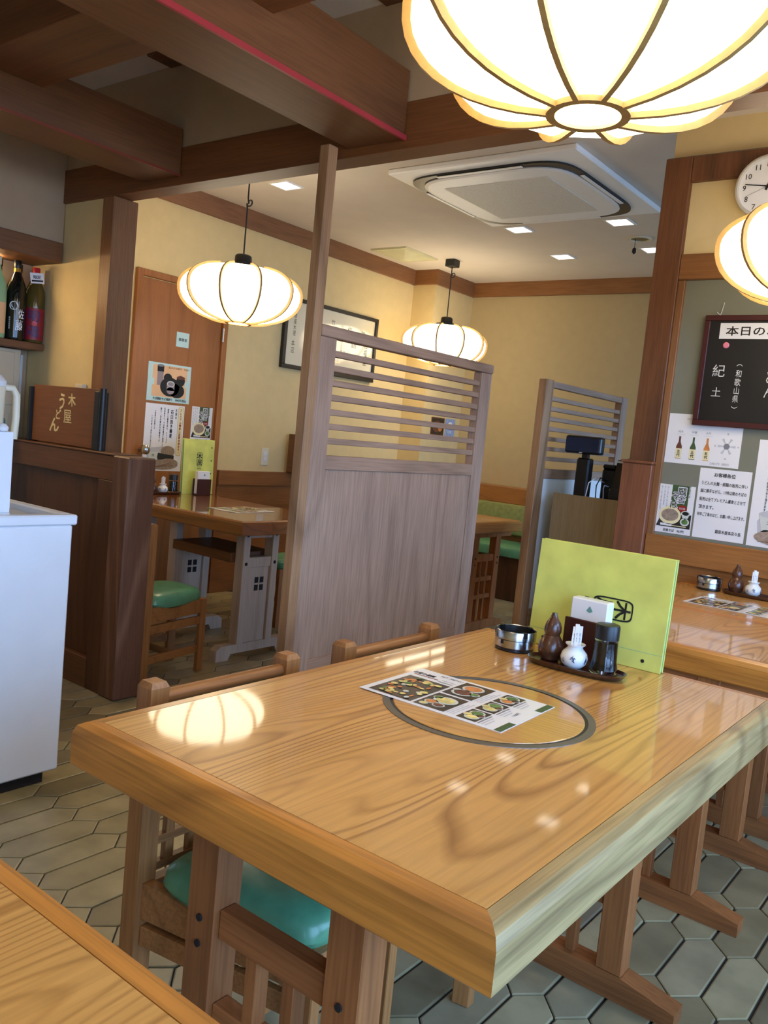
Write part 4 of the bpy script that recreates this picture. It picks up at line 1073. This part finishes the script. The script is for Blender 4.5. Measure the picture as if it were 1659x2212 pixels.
# right-hand tables
ashtray(-.965, 3.395, ZT, 'steel ashtray on the table against the poster wall', 1.0)
tray(-.80, 3.39, ZT, 0, .225, .095, 'dark oval tray on the table against the poster wall')
gourd(-.865, 3.395, ZT + .008, 'brown gourd shaker below the noodle poster')
pick_vase(-.80, 3.385, ZT + .008, 'white and blue toothpick vase at the right edge below the noodle poster')
menu_sheet('photo menu sheet on the table against the poster wall', (-.93, 2.985, ZT + .0006), math.radians(-2), .303, .213)
# back-left table
menu_book('green menu folder standing upright before the wooden door', (-4.09, 3.300, ZT), (0, 1, 0), (1, 0, 0), .240, .337, lean=.03, lk=.85, lu=.125, lv=.215, studs='side')
napkins(-4.03, 3.405, ZT, PI / 2, 'dark napkin holder in front of the upright green menu by the door')
tray(-4.09, 3.165, ZT, PI / 2, .25, .10, 'dark oval tray beside the upright green menu by the door')
gourd(-4.09, 3.085, ZT + .008, 'brown glossy gourd shaker before the wooden door')
pick_vase(-4.075, 3.15, ZT + .008, 'toothpick vase on the tray before the wooden door')
soy(-4.09, 3.235, ZT + .008, 'soy sauce bottle beside the upright green menu by the door')
menu_sheet('photo menu sheet on the glossy brown table', (-3.475, 3.27, ZT + .0006), math.radians(-87), .303, .213)

# ================================================================== REGISTER COUNTER
ct = thing('register_counter', 'register counter with plain tan laminate front', 'counter', (-1.7, 4.2, 0))
B('front_panel', M_CTR, ct, -1.925, -1.40, 3.90, 3.92, 0, .992, .002)
B('body', M_CTR, ct, -1.92, -1.40, 3.92, 4.50, 0, .93)
B('top', M_DARKX, ct, -1.92, -1.40, 3.921, 4.50, .93, .95, .002)
B('end_panel', M_ENDP, pw, -1.412, -1.282, YP - .022, YP + .10, 0, 1.183, .003)
B('end_cap', M_ENDP, pw, -1.418, -1.278, YP - .028, YP + .105, 1.183, 1.195, .003)
rd = thing('customer_display', 'black customer display on a thick pole on the register counter', 'register display', (-1.83, 4.02, .95))
B('base', M_BLACK, rd, -1.905, -1.785, 3.96, 4.09, .9505, .972, .006)
MB().box(-1.865, -1.795, 3.995, 4.055, .972, 1.180, .008).build('pole', M_BLACK, rd)
B('neck', M_BLACK, rd, -1.845, -1.815, 4.01, 4.04, 1.180, 1.200)
MB().box(-1.935, -1.740, 3.985, 4.045, 1.200, 1.290, .012, seg=2).build('head', M_BLACK, rd)
B('screen', M_NAVY, rd, -1.925, -1.75, 3.982, 3.986, 1.210, 1.280)
f = Flat(0).rect(0, 0, .018, .005, M_PAPER, 0); f.build('badge', on_y(-1.85, 3.9815, 1.203), rd)
rp = thing('receipt_printer', 'black receipt printer beside the customer display', 'printer', (-1.73, 4.2, .95))
MB().box(-1.775, -1.70, 4.12, 4.30, .9505, 1.135, .008).build('body', M_BLACK, rp)
B('lid', M_BLACKM, rp, -1.772, -1.702, 4.115, 4.305, 1.135, 1.158, .006)
rg = thing('cash_register', 'black cash register partly hidden by the end panel', 'register', (-1.6, 4.15, .95))
MB().box(-1.69, -1.50, 4.03, 4.35, .9505, 1.04, .006).build('drawer_unit', M_BLACK, rg)
MB().prism([(4.05, 1.04), (4.30, 1.04), (4.30, 1.205), (4.09, 1.185)], 'X', -1.685, -1.51).build('body', M_BLACKM, rg)
B('screen_edge', M_WHITE, rg, -1.684, -1.52, 4.078, 4.088, 1.172, 1.182)
for i, (m, pts) in enumerate(((M_WHITE, [(-1.80, 3.94, .9575), (-1.775, 3.935, .958), (-1.765, 3.935, 1.0), (-1.762, 3.945, 1.06), (-1.745, 3.98, 1.085), (-1.74, 4.08, 1.065)]), (M_BLACK, [(-1.727, 3.945, .955), (-1.715, 3.94, .99), (-1.72, 3.945, 1.05), (-1.722, 3.99, 1.09), (-1.725, 4.09, 1.075)]), (M_GREYINK, [(-1.68, 3.94, .957), (-1.675, 3.938, 1.0), (-1.68, 3.94, 1.04), (-1.685, 3.96, 1.055), (-1.685, 4.01, 1.05)]))):
    tag(MB().tube(pts, .003, 6).build('cable', m, None, True), ('white cable looping beside the customer display pole', 'black cable hanging in front of the receipt printer', 'grey cable hanging in front of the cash register')[i], 'cable')

# ================================================================== CEILING THINGS
ac = thing('ceiling_air_conditioner', 'white square ceiling cassette air conditioner with black air slots', 'air conditioner', (-2.45, 4.2, CZ))
ax0, ax1, ay0, ay1 = -2.94, -1.85, 3.58, 4.67
B('panel', M_ACW, ac, ax0, ax1, ay0, ay1, CZ - .03, CZ - .001, .006)
acx, acy = -2.43, 4.14
def sq(r, e, n=48, z=0, cx_=acx, cy_=acy): return [(cx_ + r * math.copysign(abs(math.cos(2 * PI * i / n)) ** (2 / e), math.cos(2 * PI * i / n)), cy_ + r * math.copysign(abs(math.sin(2 * PI * i / n)) ** (2 / e), math.sin(2 * PI * i / n)), z) for i in range(n)]
MB().loft([sq(.485, 6, z=CZ - .0305), sq(.485, 6, z=CZ - .040), sq(.475, 6, z=CZ - .040)], cap=True).build('air_slot', M_BLACK, ac)
MB().loft([sq(.445, 4.5, z=CZ - .032), sq(.45, 4.5, z=CZ - .046), sq(.43, 4.8, z=CZ - .050)], cap=True).build('centre_cover', M_ACW, ac)
B('grille', M_ACG, ac, acx - .31, acx + .31, acy - .31, acy + .31, CZ - .0525, CZ - .0495, .001)
for k in range(4):
    m = Matrix.Translation((acx, acy, 0)) @ Matrix.Rotation(k * PI / 2, 4, 'Z')
    MB().box(-.25, .25, -.476, -.455, CZ - .046, CZ - .042, .001, m).build('louver', M_ACW, ac)
for i, (x, y, lab) in enumerate(((-3.72, 3.60, 'square recessed ceiling light above the glossy brown table'), (-2.86, 4.87, 'square recessed ceiling light left of the pair behind the air conditioner'), (-2.18, 4.88, 'square recessed ceiling light right of the pair behind the air conditioner'), (-2.92, 5.63, 'square recessed ceiling light farthest from the air conditioner'), (-2.23, 5.58, 'square recessed ceiling light half hidden by the tall dark post'))):
    t = thing('recessed_light', lab, 'ceiling light', (x, y, CZ))
    s = .075
    b = MB()
    for q in ((-s, s, -s, -s + .012), (-s, s, s - .012, s), (-s, -s + .012, -s + .012, s - .012), (s - .012, s, -s + .012, s - .012)):
        b.box(x + q[0], x + q[1], y + q[2], y + q[3], CZ - .006, CZ - .0005)
    b.build('frame', M_ACW, t)
    B('diffuser', M_BULB, t, x - s + .012, x + s - .012, y - s + .012, y + s - .012, CZ - .003, CZ - .0006)
t = thing('round_recessed_fitting', 'unlit round recessed fitting with a dangling black pull', 'ceiling light', (-2.21, 5.28, CZ))
MB().lathe([(.075, -.0005), (.075, -.008), (.058, -.010), (.056, -.002)], (-2.21, 5.28, CZ), 28).build('rim', M_IVORY, t, True)
MB().lathe([(.057, -.004), (.03, -.0015), (.001, -.001)], (-2.21, 5.28, CZ), 28).build('reflector', plain('dull_gold_reflector', S(120, 112, 80), .3, .6), t, True)
MB().tube([(-2.235, 5.27, CZ - .004), (-2.235, 5.27, CZ - .06)], .002, 6).build('pull_cord', M_BLACK, t)
MB().lathe([(.002, 0), (.012, -.008), (.014, -.03), (.004, -.042)], (-2.235, 5.27, CZ - .058), 12).build('pull_knob', M_BLACK, t, True)
t = thing('ceiling_diffuser', 'square ivory air diffuser on the ceiling near the left wall', 'vent', (-4.1, 5.3, CZ))
x0, x1, y0, y1 = -4.27, -3.92, 5.07, 5.50
M_DIFF = plain('yellowed_vent_plastic', S(206, 200, 160), .5)
MB().loft([[(x0, y0, CZ - .001), (x1, y0, CZ - .001), (x1, y1, CZ - .001), (x0, y1, CZ - .001)], [(x0 + .01, y0 + .01, CZ - .012), (x1 - .01, y0 + .01, CZ - .012), (x1 - .01, y1 - .01, CZ - .012), (x0 + .01, y1 - .01, CZ - .012)], [(x0 + .04, y0 + .04, CZ - .010), (x1 - .04, y0 + .04, CZ - .010), (x1 - .04, y1 - .04, CZ - .010), (x0 + .04, y1 - .04, CZ - .010)]]).build('frame', M_DIFF, t)
MB().loft([[(x0 + .045, y0 + .045, CZ - .010), (x1 - .045, y0 + .045, CZ - .010), (x1 - .045, y1 - .045, CZ - .010), (x0 + .045, y1 - .045, CZ - .010)], [(x0 + .15, y0 + .18, CZ - .05), (x1 - .15, y0 + .18, CZ - .05), (x1 - .15, y1 - .18, CZ - .05), (x0 + .15, y1 - .18, CZ - .05)]]).build('cone', M_DIFF, t)

# ---- pendant lanterns (prototype centred on its root, cord rises to the ceiling)
def prof(k):
    """rib curve: k 0..1 from the top ring to the bottom ring -> (r, z)"""
    a = PI / 2 - .36 - k * (PI - .36 - .14)
    c, s = math.cos(a), math.sin(a)
    r = .32 * math.copysign(abs(c) ** .80, c); z = (.128 if s > 0 else .165) * math.copysign(abs(s) ** .92, s)
    return r, z
NR = 10
def lantern(label, loc, R=.32, loop=2.45, rot=.0, ztop=CZ):
    t = thing('paper_lantern', label, 'pendant lamp', loc, 'paper pendant lanterns')
    L = Vector(loc); k = R / .32
    P = [prof(i / 18) for i in range(19)]
    def at(r, z, a): return (L.x + k * r * math.cos(a), L.y + k * r * math.sin(a), L.z + k * z)
    MB().loft([[at(r - .006, z, rot + 2 * PI * j / NR) for j in range(NR)] for r, z in P], cap=False).build('shade', M_SHADE, t)
    for j in range(NR):
        a = rot + 2 * PI * j / NR; da = .0045
        rings = []
        for i, (r, z) in enumerate(P):
            w = .0045 / max(r, .02)
            q = P[min(i + 1, 18)]; p_ = P[max(i - 1, 0)]
            tx, tz = q[0] - p_[0], q[1] - p_[1]; ln = math.hypot(tx, tz); nx, nz = -tz / ln, tx / ln
            if nx * r + nz * z < 0: nx, nz = -nx, -nz
            ri, zi = r - nx * .006, z - nz * .006; ro, zo = r + nx * .009, z + nz * .009
            rings.append([at(ri, zi, a - w), at(ro, zo, a - w), at(ro, zo, a + w), at(ri, zi, a + w)])
        MB().loft(rings).build('rib', M_BAMBOO, t)
    rb, zb = P[-1]; rtp, ztp = P[0]
    MB().lathe([(k * (rb - .012), k * (zb + .010)), (k * (rb - .012), k * (zb - .008)), (k * (rb + .003), k * (zb - .008)), (k * (rb + .003), k * (zb + .010))], loc, 40, False).build('bottom_ring', M_BAMBOO, t, True)
    MB().lathe([(k * (rb - .012), k * (zb - .002)), (.0005, k * (zb - .002))], loc, 40).build('bottom_disc', M_SHADE, t)
    MB().lathe([(k * (rtp - .004), k * (ztp - .004)), (k * (rtp - .004), k * (ztp + .001)), (k * .080, k * (ztp + .006)), (k * .078, k * (ztp + .018)), (k * .046, k * (ztp + .024)), (k * .044, k * (ztp + .060)), (k * .036, k * (ztp + .068)), (.006, k * (ztp + .070))], loc, 32).build('cap', M_BLACK, t, True)
    z0 = L.z + k * (ztp + .068); z1 = ztop
    zl = loop
    pts = [(L.x, L.y, z0), (L.x, L.y, zl - .03)]
    for i in range(11):
        a = PI + 2 * PI * i / 10
        pts.append((L.x + .017 + .017 * math.cos(a), L.y + .0012 * i - .006, zl + .017 * math.sin(a)))
    pts += [(L.x, L.y, zl + .03), (L.x, L.y, z1 - .03)]
    MB().tube(pts, .0042, 8).build('cord', M_BLACK, t, True)
    B('canopy', M_BLACK, t, L.x - .042, L.x + .042, L.y - .042, L.y + .042, z1 - .055, z1 - .001, .004)
    return t
lantern('glowing paper lantern in front of the wooden door', (-3.50, 3.12, 1.885), .325, 2.345, .20)
lantern('glowing paper lantern farthest back behind the slatted screen', (-3.82, 5.55, 1.960), .335, 2.48, .1)
lantern('largest paper lantern hanging nearest above the central table', (-.695, 1.372, 1.955), .334, 2.45, PI / 10 + .16)
lantern('paper lantern cut by the right edge beside the clock', (-.60, 2.90, 1.895), .325, 2.45, .35)

# warm strip light under the soffit over the bottles
lm = thing('shelf_light', 'warm strip light under the soffit above the bottles', 'strip light', (-3.86, 1.5, 1.845))
B('tube', glow('strip_glow', (1.0, 0.76, 0.40, 1), 62.0), lm, -3.93, -3.90, .9, 2.0, 1.825, 1.840)

# ================================================================== FLOOR TILES (hexagonal pickets)
TW, TP, TA = .105, .261, .104
X0T, Y0T = -.503, 2.051
TB = TP - 2 * TA
g = .0035
def tile_mesh():
    a, w, bb = TA, TW / 2 - g, TB - g * .6
    pts = [(w, a), (0, a + bb), (-w, a), (-w, -a), (0, -a - bb), (w, -a)]
    b = MB()
    c = .003
    ins = [(x * (1 - c / w), y * (1 - c / (a + bb))) for x, y in pts]
    b.loft([[(x, y, -.006) for x, y in pts], [(x, y, -.0012) for x, y in pts], [(x, y, 0) for x, y in ins]], cap=True)
    bmesh.ops.recalc_face_normals(b.bm, faces=b.bm.faces)
    me = bpy.data.meshes.new('tile'); b.bm.to_mesh(me); b.bm.free(); me.materials.append(M_TILE); return me
TM = tile_mesh()
bpy.context.view_layer.update()
dg = bpy.context.evaluated_depsgraph_get()
CP = Vector((0, 0, H))
def project(p):
    d = Vector(p) - CP; z = d.dot(fw)
    if z < .05: return None
    return 829.5 + FPX * d.dot(r2) / z, 1106 - FPX * d.dot(u2) / z, z
cand = []
for j in range(-17, 19):
    for i in range(-42, 22):
        x = X0T + (i + (.5 if j % 2 else 0)) * TW; y = Y0T + j * TP
        if not (-4.38 < x < WX - .05 and -2.1 < y < YB - .1): continue
        vis = 0
        for ox, oy in ((0, 0), (0, .11), (0, -.11), (.04, .05), (-.04, -.05), (.04, -.05), (-.04, .05)):
            p = Vector((x + ox, y + oy, -.001)); q = project(p)
            if q and -20 < q[0] < 1679 and -20 < q[1] < 2232:
                d = p - CP
                hit, loc, *_ = SC.ray_cast(dg, CP, d.normalized(), distance=d.length - .02)
                if not hit: vis += 1
        q = project((x, y, 0))
        cand.append((vis / (q[2] ** 2) if q else 0, x, y))
cand.sort(key=lambda c: -c[0])
n_vis = sum(1 for c in cand if c[0] > 0)
big = cand[:min(300, n_vis)]
for s_, x, y in big:
    o = bpy.data.objects.new('tile', TM); COL.objects.link(o)
    o.location = (x, y, random.uniform(-.0008, .0003)); o.parent = floor
V, Fc = [], []
tv = [tuple(v.co) for v in TM.vertices]; tf_ = [tuple(p.vertices) for p in TM.polygons]
for s_, x, y in cand[len(big):]:
    b0 = len(V); V += [(x + a, y + b_, c_) for a, b_, c_ in tv]; Fc += [tuple(b0 + k for k in f_) for f_ in tf_]
me = bpy.data.meshes.new('more_tiles'); me.from_pydata(V, [], Fc); me.materials.append(M_TILE); me.update()
o = bpy.data.objects.new('more_tiles', me); COL.objects.link(o); o.parent = floor; o['kind'] = 'stuff'
